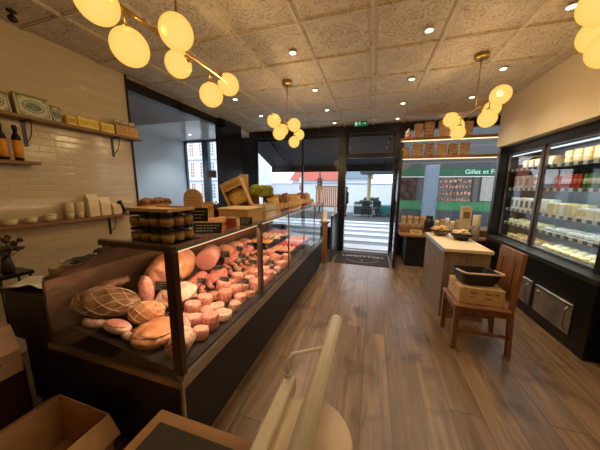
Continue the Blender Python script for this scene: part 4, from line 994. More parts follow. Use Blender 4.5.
mb.build('mat_emblem', mp_, r)
# ================================================================= ISLAND
gw = wood('grey brown veneer', (146, 124, 98), (112, 94, 74), 2, .5)
r = thing('island_counter', 'free-standing grey-brown wooden island with cream slab top', 'counter', (1.035, 3.40, 0))
B(-.222, .222, -.465, .50, .0, .79, bev=.002).build('island_body', gw, r)
B(-.235, .24, -.48, .515, .79, .828, bev=.004).build('slab_top', mat('cream chopping slab', (226, 206, 164), .5, 0, .03, 8), r)
B(-.243, -.235, -.48, .515, .785, .829).build('metal_edge', steel, r)
# bowls on it
def wire_bowl(x, y, rr_, lab, cont, cm_, blk):
    z = .829; r = thing('serving_bowl', lab, 'bowl', (x, y, z)); m_ = black_metal if blk else steel_dark
    MB().lathe([(.0, .002), (rr_*.55, .002), (rr_*.9, .06), (rr_, .09), (rr_*.97, .09), (rr_*.86, .062), (rr_*.5, .008), (0, .008)], seg=30).build('bowl_body', glass('smoked bowl', (.6, .56, .5), .8, .05) if not blk else m_, r)
    MB().tube([(rr_*math.cos(a), rr_*math.sin(a), .091) for a in [2*PI*k/30 for k in range(30)]], .004, 6, closed=True).build('bowl_rim', m_, r)
    first_ = None
    for i in range(26):
        a = i*2.4; q = rr_*.74*math.sqrt(i/26); zz = z+.052+.05*(1-q/rr_)+.018*(i % 3)
        if first_ is None: o = MB().sph((0, 0, 0), (.026, .022, .013), 12, 8, .2, 3, 3).build('biscuit', cm_); first_ = o
        else: o = first_.copy(); COL.objects.link(o)
        o.location = (x+q*math.cos(a), y+q*math.sin(a), zz); o.rotation_euler = (rnd.uniform(-.5, .5), rnd.uniform(-.5, .5), a); tag(o, cont, 'biscuit', cont+' group')
wire_bowl(.955, 3.73, .135, 'clear bowl heaped with golden biscuits, left one on the island', 'golden biscuit in the left bowl on the island', mat('golden biscuit', (214, 170, 104), .7, 0, .2, 60, .3), False)
wire_bowl(1.135, 3.48, .13, 'low black-rimmed bowl of pale biscuits, right one on the island', 'pale biscuit in the black-rimmed bowl', mat('pale biscuit', (226, 200, 156), .7, 0, .15, 60, .3), True)
r = thing('black_tongs', 'black tongs sticking up from the black-rimmed bowl', 'tongs', (1.19, 3.50, .925))
MB().tube([(0, 0, 0), (.06, .02, .05), (.10, .03, .09)], .005, 8).build('upper_arm', black_metal, r); MB().tube([(0, .012, 0), (.06, .034, .045), (.10, .032, .088)], .004, 8).build('lower_arm', black_metal, r)
# ================================================================= CHAIR with carton and basket
r = thing('wooden_chair', 'reddish wooden chair with broad plain back beside the island', 'chair', (1.01, 2.52, 0))
cw = chair_wood
B(-.235, .20, -.19, .215, .415, .445, bev=.008).build('seat', cw, r)
for sx, sy in ((-.205, -.165), (-.205, .19)): MB().prism([(sx-.022, 0), (sx+.018, 0), (sx+.022, .415), (sx-.024, .415)], sy-.018, sy+.018, 1).build('leg', cw, r)
for sy in (-.145, .185): MB().prism([(.215, 0), (.252, 0), (.226, .43), (.250, .91), (.222, .915), (.19, .45), (.19, .36)], sy-.017, sy+.017, 1).build('leg', cw, r)
m_ = MB(); 
m_.prism([(.200, .50), (.218, .50), (.240, .90), (.222, .90)], -.128, .168, 1); m_.prism([(.218, .89), (.250, .89), (.254, .95), (.222, .952)], -.165, .205, 1); m_.build('backrest', cw, r)
g_ = MB(); dkw = mat('dark groove', (70, 36, 16), .6)
for y in (-.08, .12): MB().prism([(.200, .54), (.2035, .54), (.2195, .86), (.2165, .86)], y-.006, y+.006, 1).build('back_groove', dkw, r)
B(-.19, .19, -.165, -.15, .36, .415).box(-.19, .19, .185, .20, .36, .415).box(-.215, -.195, -.145, .175, .36, .415).build('apron', cw, r)
B(-.19, .222, -.162, -.148, .17, .20).build('stretcher', cw, r); B(-.19, .222, .18, .194, .17, .20).build('stretcher', cw, r)
r = thing('closed_carton', 'closed pale cardboard carton standing on the wooden chair seat', 'cardboard box', (.995, 2.545, .4455), .0)
B(-.175, .175, -.15, .17, 0, .15, bev=.003).build('carton_body', cardboard_light, r)
B(-.176, .176, -.0, .03, .148, .1515).build('tape', mat('brown tape', (150, 110, 66), .35), r)
pm = MB()
for xx, zz, ww in ((-.09, .10, .06), (.03, .10, .05), (-.09, .06, .04), (.03, .055, .05), (.10, .10, .03)): pm.box(xx, xx+ww, -.1512, -.1505, zz, zz+.012)
for yy_, zz in ((-.08, .09), (.02, .09), (-.06, .05)): pm.box(-.1762, -.1755, yy_, yy_+.05, zz, zz+.01)
pm.build('carton_print', ink, r)
r = thing('black_hand_basket', 'black shopping basket with beige handle lying on the pale carton', 'basket', (.99, 2.57, .598), .12)
bh = .11; mb = MB(); hx1, hy1, hx2, hy2 = .13, .10, .165, .135
def rrect(hx, hy, z, rc=.04, n=5):
    p = []
    for cx_, cy_, a0 in ((hx-rc, hy-rc, 0), (-hx+rc, hy-rc, PI/2), (-hx+rc, -hy+rc, PI), (hx-rc, -hy+rc, 1.5*PI)):
        for k in range(n+1): a = a0+PI/2*k/n; p.append((cx_+rc*math.cos(a), cy_+rc*math.sin(a), z))
    return p
A = rrect(hx1, hy1, .0); A2 = rrect(hx1, hy1, .004); B_ = rrect(hx2, hy2, bh); Bi = rrect(hx2-.006, hy2-.006, bh); Ai = rrect(hx1-.006, hy1-.006, .006); n_ = len(A)
vs = A+B_+Bi+Ai; fs = [list(range(n_))[::-1], [3*n_+k for k in range(n_)]]
for q in range(3):
    for k in range(n_): fs.append([q*n_+k, q*n_+(k+1) % n_, (q+1)*n_+(k+1) % n_, (q+1)*n_+k])
mb.add(vs, fs, False).build('basket_body', mat('black basket plastic', (24, 20, 18), .4, 0, .1), r)
MB().tube(rrect(hx2, hy2, bh, .04, 5), .007, 8, closed=True).build('basket_rim', mat('black basket plastic', (24, 20, 18)), r)
hd = [(-.165, .0, bh+.01), (-.165, -.13, bh+.022), (-.14, -.17, bh+.026), (.14, -.17, bh+.026), (.165, -.13, bh+.022), (.165, .0, bh+.01)]
MB().tube(hd, .009, 10).build('carry_handle', mat('beige handle', (206, 178, 148), .4), r)
# ================================================================= WINDOW BENCH right
r = thing('window_bench', 'wooden display bench with black base under the right window', 'bench', (1.4, 5.05, 0))
B(-.86, .9, -.34, .40, .585, .625, bev=.003).build('bench_top', oak, r); B(-.74, .9, -.26, .38, 0, .585).build('bench_base', case_black, r)
B(-.84, .9, -.12, .38, .625, .74).build('raised_step', shelf_wood, r)
r = thing('price_card', 'yellow handwritten price card on the window bench', 'sign', (.82, 4.80, .626), 0); B(-.10, .10, -.004, .004, 0, .085).build('card', mat('yellow card', (226, 200, 120), .7), r); text('card_writing', 'Foie', .07, black_card, r, (-.005, -.0055, .045), (PI/2, 0, 0), .0005); B(-.05, .05, .004, .03, 0, .004).build('card_foot', paper, r)
def goodbag(x, y, z, w, h, m_, lab, cat='bag'):
    r = thing('ground_coffee_bag', lab, cat, (x, y, z)); B(-w/2, w/2, -.03, .03, 0, h*.8, bev=.008).build('bag_body', m_, r); MB().prism([(-.03, h*.8), (.03, h*.8), (.005, h), (-.005, h)], -w/2*.98, w/2*.98, 0).build('folded_top', m_, r); B(-w*.32, w*.32, -.0325, -.0308, h*.2, h*.55).build('bag_label', cardboard_light, r)
for i in range(4): goodbag(.62+.115*i, 5.05, .741, .085, .20+.01*(i % 2), kraft, 'kraft bag on the raised bench step, %s from the door side' % NTH[i])
# dark lidded jar
r = thing('dark_glass_jar', 'large dark jar with black lid behind the left biscuit bowl', 'jar', (1.04, 4.86, .741)); MB().lathe([(.07, 0), (.085, .02), (.085, .15), (.06, .19), (.055, .2)], seg=28).build('jar_body', mat('dark beans in glass', (44, 36, 32), .2, 0, .3, 40), r); MB().lathe([(.062, .2), (.064, .205), (.064, .24), (0, .245)], seg=24).build('jar_lid', black_metal, r)
for i in range(5): goodbag(1.19+.085*i, 4.97-.02*(i % 2), .741, .065, .15+.025*(i % 3), (tubm, kraft, paper)[i % 3], '%s packet right of the dark jar on the bench step, %s from the jar' % (('cream', 'kraft', 'white')[i % 3], NTH[i]))
r = thing('tall_gift_box', 'tall beige printed box standing high behind the right biscuit bowl', 'box', (1.61, 4.86, .741)); B(-.075, .075, -.05, .05, 0, .42, bev=.003).build('box_body', mat('beige gift box', (206, 182, 140), .6, 0, .08, 20), r); B(-.05, .05, -.052, -.0505, .22, .34).build('box_picture', mat('brown picture', (140, 100, 64), .6, 0, .2, 40), r); B(-.077, .077, -.052, .052, .37, .425).build('box_lid', cardboard_light, r)
r = thing('paper_roll', 'cream upright roll at the right end of the window bench', 'roll', (1.76, 4.78, .626)); MB().lathe([(.06, 0), (.06, .40), (.055, .405), (.02, .405), (.02, .30)], seg=26).build('roll_body', tubm, r); MB().lathe([(.02, .28), (.022, .41), (.018, .41)], seg=16).build('roll_core', cardboard, r)
for i in range(3): goodbag(1.30+.15*i, 4.80-.02*i, .626, .10, .13, (kraft, cardboard_light, kraft)[i], 'low bag before the bench step behind the island, %s from the left' % NTH[i])
# ================================================================= HANGING SHELVES
lcm = wood('amber shelf plank', (190, 132, 66), (150, 96, 44), 0)
def hang(z, lab):
    r = thing('hanging_shelf', lab, 'shelf', (1.5, 5.22, z)); B(-1.02, 1.15, -.13, .13, -.045, 0, bev=.002).build('shelf_plank', lcm, r)
    B(-1.0, 1.13, -.10, -.04, -.058, -.046).build('lower_light_strip', emis('shelf strip glow', (255, 228, 176), 1.5), r)
    return r
h1 = hang(2.43, 'upper amber hanging shelf with packed boxes and light strip')
h2 = hang(2.09, 'lower amber hanging shelf with packed boxes and light strip')
for x in (-.92, .95): MB().tube([(x, .11, -.338), (x, .11, CZ-2.43-.015)], .004, 6).build('hanging_rod', black_metal, h1)
boxk = [mat('brown printed box', (176, 124, 84), .6, 0, .25, 24, 0, rgb2=(226, 190, 144)), mat('tan printed box', (216, 176, 130), .6, 0, .25, 24, 0, rgb2=(150, 98, 66))]
def wbox(x, z, w, h, k, lab):
    r = thing('biscuit_box', lab, 'box', (x, 5.17, z)); B(-w/2, w/2, -.05, .05, 0, h, bev=.003).build('box_body', boxk[k], r)
    e = MB(); 
    for q in range(3): e.box(-w*.36, w*.36, -.0522, -.0505, h*(.18+.24*q), h*(.30+.24*q))
    e.box(-w*.15, w*.15, -.0524, -.0505, h*.86, h*.93); e.build('box_label', cardboard_light, r)
    MB().tube([(-w*.2, 0, h), (-w*.15, 0, h+.03), (w*.15, 0, h+.03), (w*.2, 0, h)], .004, 6).build('box_handle', kraft, r)
for i, (x, w, h) in enumerate(((.77, .14, .25), (.95, .17, .27), (1.20, .17, .29), (1.36, .10, .25), (1.58, .14, .24))): wbox(x, 2.431, w, h, i % 2, 'printed box on the upper hanging shelf, %s from the left' % NTH[i])
r = thing('small_lamp_figure', 'small pale cone with red base at the left of the upper hanging shelf', 'ornament', (.60, 5.17, 2.431)); MB().lathe([(.045, .06), (.02, .16), (0, .2)], seg=20).build('cone', cardboard_light, r); MB().lathe([(0.045, 0), (.05, .01), (.046, .06), (0, .06)], seg=20).build('ornament_base', mat('red base', (170, 70, 40), .5), r)
for i, (x, w, h) in enumerate(((.57, .13, .17), (.78, .16, .23), (.98, .15, .23), (1.19, .16, .21), (1.37, .15, .21), (1.56, .15, .22))): wbox(x, 2.091, w, h, (i+1) % 2, 'printed box on the lower hanging shelf, %s from the left' % NTH[i])
# ================================================================= FRIDGE
r = thing('wall_refrigerator', 'tall black built-in refrigerator with two glass doors and lit shelves', 'refrigerator', (2.2, 3.5, 0))
def fk(mb, name, m_): o = mb.build(name, m_); o.parent = r; o.matrix_parent_inverse = Matrix.Translation((-2.2, -3.5, 0)); return o
FX = 2.0; fb = mat('black fridge enamel', (17, 16, 16), .3, 0, .1, 4)
fk(B(1.96, 2.48, 2.32, 2.74, 0, 2.12).box(1.87, 2.48, 4.55, 4.63, 0, 2.12).box(1.96, 2.48, 2.74, 4.55, 2.03, 2.12).box(2.46, 2.48, 2.74, 4.55, .0, 2.03), 'cabinet_frame', fb)
fk(B(1.84, 2.44, 2.50, 4.55, .02, .68), 'cabinet_base', fb)
fk(B(1.83, 1.955, 2.50, 4.545, .685, .745, bev=.006).box(1.955, 2.04, 2.745, 4.545, .685, .745, bev=.006), 'sill_ledge', mat('dark olive metal', (70, 68, 60), .3, .6, .05, 10))
fk(B(2.44, 2.455, 2.82, 4.55, .68, 2.03), 'inner_back', mat('cool grey liner', (104, 110, 112), .4, 0, .03))
for a, b_ in ((2.75, 3.71), (3.76, 4.54)):
    d_ = fk(B(1.985, 2.01, a, a+.022, .75, 2.03).box(1.985, 2.01, b_-.022, b_, .75, 2.03).box(1.985, 2.01, a, b_, .75, .772).box(1.985, 2.01, a, b_, 2.005, 2.03), 'door_frame', steel_dark)
    g_ = B(1.994, 2.0, a+.022, b_-.022, .772, 2.005).build('door_glass', glass('fridge pane', (.92, .95, .95), .9, 0, 1.5)); g_.parent = d_
fk(B(1.975, 2.03, 3.715, 3.755, .745, 2.03), 'centre_post', steel_dark)
shelf_z = [.75, .98, 1.19, 1.50, 1.78]
shm = glass('shelf glass', (.9, .95, .95), .6); railm = mat('white price rail', (214, 216, 214), .5); tagm = mat('grey shelf tag', (86, 92, 100), .6)
for i, z in enumerate(shelf_z[1:]):
    fk(B(2.06, 2.43, 2.84, 4.54, z-.008, z), 'fridge_shelf', mat('shelf steel', (170, 176, 176), .4, .3))
    e = MB(); tg = MB(); e.box(2.045, 2.058, 2.84, 4.54, z-.035, z+.005)
    for k in range(14): y = 2.86+k*.12; tg.box(2.0425, 2.0445, y, y+.06, z-.033, z+.003)
    rl = fk(e, 'price_rail', railm); o = tg.build('shelf_tag', tagm); o.parent = rl
for i, y in enumerate((3.05, 3.6, 4.15)):
    pass
led = emis('cool shelf tube glow', (226, 240, 255), 1.6)
fk(B(2.02, 2.04, 2.86, 3.70, 1.97, 1.985).box(2.02, 2.04, 3.78, 4.52, 1.97, 1.985), 'light_tube', led)
for z in (1.96, 1.485, 1.17, .96):
    l = bpy.data.lights.new('fridge_light', 'AREA'); l.shape = 'RECTANGLE'; l.size = .03; l.size_y = 1.6; l.energy = FRIDGE_W*(1.5 if z > 1.9 else 1); l.color = (.86, .94, 1)
    o = bpy.data.objects.new('fridge_light', l); COL.objects.link(o); o.location = (2.07, 3.69, z-.01); o.rotation_euler = (0, math.radians(-35), 0); o.parent = r; o.matrix_parent_inverse = Matrix.Translation((-2.2, -3.5, 0))
# stainless flap doors in the base
for a, b_, h0, h1, tn in ((2.68, 3.20, .13, .43, 'nearer'), (3.27, 3.76, .13, .43, 'farther')):
    p = fk(B(1.828, 1.84, a, b_, h0, h1, bev=.004), 'steel_flap', mat('bright flap steel', (168, 160, 150), .3, .7, .25, 5))
    q = MB().tube([(1.822, a+.01, h1-.006), (1.815, b_-.01, h1-.006)], .006, 8).tube([(1.815, a+.02, h1-.03), (1.79, a+.02, h1-.06), (1.79, a+.02, h0+.08), (1.815, a+.02, h0+.04)], .008, 8) .build('flap_handle', steel); q.parent = p
    q = MB().lathe([(.02, 0), (.022, .006), (0, .008)], seg=18, mtx=Matrix.Translation((1.828, b_-.06, h1-.07)) @ Matrix.Rotation(-PI/2, 4, 'Y')).build('lock_knob', steel); q.parent = p
# ---- products
def fprod(kind, n, y0, y1, z, maker, cat, lab, xs_=(2.12, 2.25), jit=.0):
    protos = None
    for xi, x in enumerate(xs_):
        for i in range(n):
            y = y0+(y1-y0)*(i+.5)/n
            L_ = '%s, %s from the near side, %s row' % (lab, NTH[i], ('front', 'back')[xi])
            if protos is None: o = maker(); protos = o
            else: o = dup(protos, (0, 0, 0))
            o['label'] = L_; o['category'] = cat; o['group'] = lab; o.location = (x+rnd.uniform(-1, 1)*jit, y, z+.001); o.rotation_euler = (0, 0, rnd.uniform(-.1, .1))
def mk_sausage(c1, c2, h=.16, r_=.018, nm='sausage_pack'):
    def f():
        r = thing(nm, '', ''); MB().lathe([(r_*.7, 0), (r_, .015), (r_*1.05, h*.5), (r_, h*.9), (r_*.3, h)], seg=14).build('pack_body', c1, r); MB().lathe([(r_*1.08, h*.3), (r_*1.1, h*.5), (r_*1.08, h*.65)], seg=14).build('pack_label', c2, r); return r
    return f
redp = mat('red wrapper', (196, 60, 44), .4, 0, .1, 10); greenp = mat('green wrapper', (70, 130, 56), .4, 0, .1, 10); whitep = mat('white wrapper', (226, 226, 216), .4, 0, .04, 10); yelp = mat('pale yellow cheese', (226, 212, 156), .5, 0, .08, 20); pinkp = mat('pink wrapper', (220, 130, 120), .4, 0, .1)
def mk_box(c1, c2, w, h, d, nm='fridge_pack'):
    def f():
        r = thing(nm, '', ''); B(-d/2, d/2, -w/2, w/2, 0, h, bev=.006).build('pack_body', c1, r); B(-d/2-.0015, -d/2, -w*.3, w*.3, h*.2, h*.8).build('pack_label', c2, r); B(-d/2*.95, d/2*.95, -w/2*.95, w/2*.95, h, h+.004).build('pack_lid', c1, r); return r
    return f
def mk_wedge(c1, s=.05):
    def f():
        r = thing('cheese_wedge', '', ''); MB().prism([(-s, -s), (s, -s*.6), (-s*.4, s)], 0, s*.8, 2).build('wedge_body', c1, r); MB().prism([(-s*1.05, -s*1.05), (s*1.03, -s*.62), (s*.9, -s*.5), (-s*.9, -s*.85)], -.0+.001, s*.82, 2).build('rind', cardboard_light, r); return r
    return f
def mk_clam(c1):
    def f():
        r = thing('salad_tub', '', ''); MB().lathe([(.038, 0), (.05, .045), (0, .045)], seg=18).build('tub_filling', c1, r); MB().lathe([(.052, .045), (.052, .052), (.03, .058), (0, .058)], seg=18).build('tub_lid', glass('clear tub lid', (.95, .97, .97), .9, .05), r); return r
    return f
def mk_cheese(c1, r_=.05):
    def f():
        r = thing('soft_cheese', '', ''); MB().sph((0, 0, r_*.55), (r_, r_, r_*.6), 18, 12, .15, 3, 6, flat=.9).build('cheese_body', c1, r); B(-.018, .018, -.018, .018, r_*1.1, r_*1.1+.006).build('cheese_label', paper, r); return r
    return f
fprod('s', 8, 2.86, 3.28, 1.50, mk_sausage(greenp, whitep), 'bottle', 'green wrapped pack, second shelf, nearer door')
fprod('s', 7, 3.30, 3.70, 1.50, mk_sausage(redp, pinkp), 'sausage', 'red wrapped sausage, second shelf, nearer door')
fprod('b', 5, 3.80, 4.52, 1.50, mk_box(whitep, pinkp, .11, .17, .08), 'pack', 'white tall carton, second shelf, farther door')
fprod('b', 5, 2.86, 3.24, 1.19, mk_box(whitep, yelp, .07, .10, .09), 'pack', 'white yellow-labelled pack, third shelf, nearer door')
fprod('b', 4, 3.30, 3.70, 1.19, mk_box(yelp, whitep, .09, .13, .08), 'pack', 'pale yellow pack, third shelf, nearer door')
fprod('b', 6, 3.80, 4.52, 1.19, mk_box(whitep, tagm, .10, .16, .08), 'pack', 'white grey-labelled carton, third shelf, farther door')
fprod('c', 7, 2.88, 3.70, .98, mk_clam(whitep), 'tub', 'round white tub, fourth shelf, nearer door')
fprod('c', 6, 3.80, 4.52, .98, mk_clam(yelp), 'tub', 'round yellow tub, fourth shelf, farther door')
fprod('d', 7, 2.88, 3.70, .751, mk_cheese(yelp, .052), 'cheese', 'rounded pale cheese, bottom shelf, nearer door')
fprod('w', 6, 3.80, 4.52, .751, mk_wedge(mat('golden cheese', (206, 160, 92), .5, 0, .15, 20), .055), 'cheese', 'golden cheese wedge, bottom shelf, farther door')
fprod('t', 6, 2.90, 3.68, 1.78, mk_box(kraft, cardboard_light, .11, .15, .10), 'box', 'brown box, top shelf, nearer door', (2.2,))
fprod('t', 5, 3.82, 4.50, 1.78, mk_box(kraft, whitep, .11, .12, .10), 'box', 'brown box, top shelf, farther door', (2.2,))
# bottom shelf plate
fk(B(2.05, 2.43, 2.84, 4.54, .69, .75), 'bottom_deck', mat('shelf steel', (170, 176, 176), .4, .3))
# ================================================================= OUTSIDE
GZ = -.04
street = mat('pale street paving', (150, 150, 152), .85, 0, .06, 2, .1)
struct('ground_street', B(-40, 30, 5.62, 60, GZ-.1, GZ), street)
asph = mat('dark asphalt', (84, 82, 82), .9, 0, .1, 6, .2)
struct('ground_road', B(-12, 14, 10.6, 14.5, GZ, GZ+.012), asph)
wl = mat('road marking white', (226, 228, 232), .8, 0, .04, 3)
lw_ = MB()
for y0, y1 in ((5.9, 6.35), (6.75, 7.2), (7.65, 8.1), (8.55, 9.0), (9.45, 9.9), (10.35, 10.8)):
    o = B(-4.2, 1.6, y0, y1, GZ+.012, GZ+.016).build('crossing_stripe', wl)
    tag(o, 'white zebra crossing stripe outside the door, %s away from the shop' % NTH[int((y0-5.9)/.9+.5)], 'road marking', 'zebra crossing stripes')
# exterior awning
aw = thing('shop_awning', 'dark fabric awning slanting out above the window and entrance door', 'awning', (-1.2, 5.65, 2.60))
awm = mat('charcoal awning fabric', (38, 35, 34), .8, 0, .08, 20)
MB().prism([(0, .0), (0, .02), (1.45, -.47), (1.45, -.49)], -1.93, 1.72, 0).build('awning_fabric', awm, aw)
B(-1.93, 1.72, 1.44, 1.48, -.66, -.46).build('valance', awm, aw)
B(-1.93, 1.72, -.02, .06, .0, .08).build('awning_cassette', charcoal, aw)
for x in (-1.3, 1.5): MB().tube([(x, .02, -.02), (x+.0, .75, -.36), (x, 1.42, -.52)], .018, 8).build('folding_arm', charcoal, aw)
# white building seen through the niche window
def facade(name, x0, x1, y, z1, lab, nx, nz, strip, rows0=.6):
    r = thing(name, lab, 'building', ((x0+x1)/2, y, GZ)); hx = (x1-x0)/2
    B(-hx, hx, 0, 5, 0, z1).build('building_wall', mat('white render', (222, 226, 232), .8, 0, .03, 2), r)
    dx = 2*hx/nx; dz = (z1-rows0)/nz
    for i in range(nx):
        for j in range(nz):
            x = -hx+dx*(i+.5); z = rows0+dz*j
            q = B(x-dx*.2, x+dx*.2, -.03, 0, z+dz*.1, z+dz*.78).build('building_window', mat('faded brick shutter', (176, 140, 128), .7, 0, .1, 9) if (i+j*0) % 3 != 2 else mat('grey window', (120, 136, 152), .3), r)
            m_ = MB(); m_.box(x-dx*.25, x-dx*.2, -.05, 0, z+dz*.08, z+dz*.8).box(x+dx*.2, x+dx*.25, -.05, 0, z+dz*.08, z+dz*.8).box(x-.015, x+.015, -.045, -.03, z+dz*.1, z+dz*.78)
            for k in range(4): zz = z+dz*(.22+.14*k); m_.box(x-dx*.2, x+dx*.2, -.04, -.03, zz, zz+.03)
            m_.build('window_surround', mat('white trim', (232, 234, 238), .7), q)
    for j in range(1, nz+1): B(-hx, hx, -.08, 0, rows0+dz*j-.16, rows0+dz*j-.08).build('cornice', mat('grey blue cornice', (150, 166, 184), .7), r)
    return r
facade('apartment_building', -14.5, -8.2, 13.5, 7.5, 'white apartment building with brick-coloured windows seen through the niche window', 8, 5, 0)
# low white wall and red-roofed house
r = thing('boundary_wall', 'long low white wall across the street beyond the crossing', 'wall', (-3, 19.5, GZ)); B(-9, 12, 0, .3, 0, 1.75).build('wall_face', mat('white render', (222, 226, 232), .8), r); B(-9, 12, -.05, .35, 1.75, 1.82).build('coping', mat('grey blue cornice', (150, 166, 184), .7), r)
r = thing('red_roofed_house', 'low white house with a red tiled roof left of the door post', 'house', (-5.3, 23, GZ))
B(-2.6, 2.2, 0, 4, 0, 2.2).build('house_wall', mat('white render', (222, 226, 232), .8), r); MB().prism([(-.3, 2.15), (2.2, 3.5), (4.3, 2.15)], -2.8, 2.5, 0).build('house_roof', mat('red roof tiles', (186, 96, 78), .8, 0, .12, 20, .4), r)
B(-1.5, -.5, -.02, 0, .9, 1.7).build('house_window', mat('grey window', (120, 136, 152), .3), r)
r = thing('grey_roofed_pavilion', 'white pavilion with slate-blue roof seen through the top left of the door', 'pavilion', (-1.5, 21, GZ))
B(-.9, 1.2, 0, 3, 0, 2.3).build('pavilion_wall', mat('white render', (222, 226, 232), .8), r); MB().prism([(-.3, 2.25), (1.2, 3.3), (3.2, 2.25)], -1.1, 1.5, 0).build('pavilion_roof', mat('slate blue roof', (110, 122, 134), .6, 0, .1, 8), r)
# slatted kiosk screen
r = thing('wooden_slat_screen', 'brown vertical-slat wooden screen behind the far end of the counter window', 'screen', (-2.15, 11.5, GZ))
mb = MB(); 
for k in range(12): mb.box(-.55+k*.095, -.48+k*.095, -.02, .02, .6, 1.55)
mb.build('slat_panel', wood('amber slats', (178, 122, 62), (140, 90, 42), 2), r); B(-.58, .62, -.03, .03, .55, .62).box(-.58, .62, -.03, .03, 1.52, 1.58).build('rail', oak, r); B(-.58, -.52, -.03, .03, 0, .55).build('leg', oak, r); B(.56, .62, -.03, .03, 0, .55).build('leg', oak, r)
# traffic light and pole
r = thing('traffic_light', 'dark traffic light pole in front of the pale sky through the window', 'traffic light', (-3.05, 14, GZ))
MB().tube([(0, 0, 0), (0, 0, 2.35)], .05, 10).build('pole', black_metal, r); B(-.14, .14, -.12, .12, 1.35, 2.05, bev=.03).build('signal_head', black_metal, r)
for k, c_ in enumerate(((190, 40, 30), (120, 90, 30), (40, 90, 60))): MB().sph((0, -.12, 1.90-.2*k), (.07, .03, .07), 16, 8).build('signal_lens', mat('signal lens %s' % ('red', 'amber', 'green')[k], c_, .3), r)
r = thing('flag_sign', 'red and white street signs on a thin pole through the window', 'sign', (-4.3, 14.3, GZ))
MB().tube([(0, 0, 0), (0, 0, 2.6)], .03, 8).build('pole', steel_dark, r); B(-.12, .12, -.02, .02, 1.75, 2.1).build('white_plate', paper, r); B(-.12, .12, -.02, .02, 1.30, 1.65).build('red_plate', mat('pale red plate', (206, 110, 104), .6), r)
# parked vehicles beyond the hedge / terrace
def planter(x, y, w, d, h, m_, lab):
    r = thing('terrace_planter', lab, 'planter', (x, y, GZ)); B(-w/2, w/2, -d/2, d/2, 0, h, bev=.02).build('planter_box', m_, r); B(-w/2+.04, w/2-.04, -d/2-.012, -d/2, .1, h-.1).build('front_panel', mat('dark panel', (60, 62, 62), .6), r)
    mb = MB()
    for i in range(40): mb.sph((rnd.uniform(-w/2+.1, w/2-.1), rnd.uniform(-d/3, d/3), h+rnd.uniform(.0, .16)), rnd.uniform(.06, .11), 8, 6, .5, 4, i)
    mb.build('shrub', mat('dark foliage', (80, 94, 78), .9, 0, .3, 20), r)
planter(-.45, 13.2, 1.0, .7, .62, mat('grey planter', (176, 182, 182), .7), 'grey planter box at the far side of the crossing')
planter(-.1, 16.0, 1.2, .7, .66, mat('grey planter', (140, 146, 146), .7), 'second grey planter behind the first across the street')
r = thing('teal_covered_table', 'table under a teal cover on the terrace across the street', 'table', (.85, 13.4, GZ)); B(-.7, .7, -.4, .4, .12, .58, bev=.05).build('teal_cover', mat('teal tarpaulin', (50, 122, 118), .6, 0, .12, 8, .2), r)
for sx in (-.6, .6): B(sx-.03, sx+.03, -.3, .3, 0, .12).build('leg', black_metal, r)
r = thing('yellow_column', 'pale yellow round column supporting the terrace canopy', 'column', (-.22, 14.2, GZ)); MB().lathe([(.13, 0), (.13, .1), (.10, .14), (.10, 2.15), (.13, 2.2), (.13, 2.28)], seg=20).build('column_shaft', mat('yellowish stone', (190, 172, 120), .8, 0, .06), r)
r = thing('terrace_canopy', 'dark grey terrace canopy across the street above the planters', 'canopy', (.9, 14.2, 2.24)); MB().prism([(-1, .0), (-1, .12), (0, .36), (1.2, .12), (1.2, 0)], -1.6, 1.6, 0).build('canopy_roof', mat('slate canopy', (64, 72, 78), .7, 0, .1), r)
r2 = thing('metal_column', 'thin dark post at the right side of the terrace canopy', 'post', (2.2, 14.0, GZ)); MB().tube([(0, 0, 0), (0, 0, 2.28)], .05, 10).lathe([(.12, 0), (.12, .04), (.05, .06)], seg=16).build('post_shaft', black_metal, r2)
for i, x in enumerate((-.3, .25)):
    r = thing('bistro_chair', ('left', 'right')[i]+' dark bistro chair near the planters across the street', 'chair', (x, 12.5+.2*i, GZ))
    B(-.2, .2, -.2, .2, .42, .46).build('seat', black_metal, r); B(-.2, .2, .17, .2, .55, .82).build('backrest', black_metal, r)
    for sx in (-.17, .17):
        for sy in (-.17, .17): MB().tube([(sx, sy, 0), (sx, sy, .42 if sy < 0 else .82)], .014, 6).build('leg', black_metal, r)
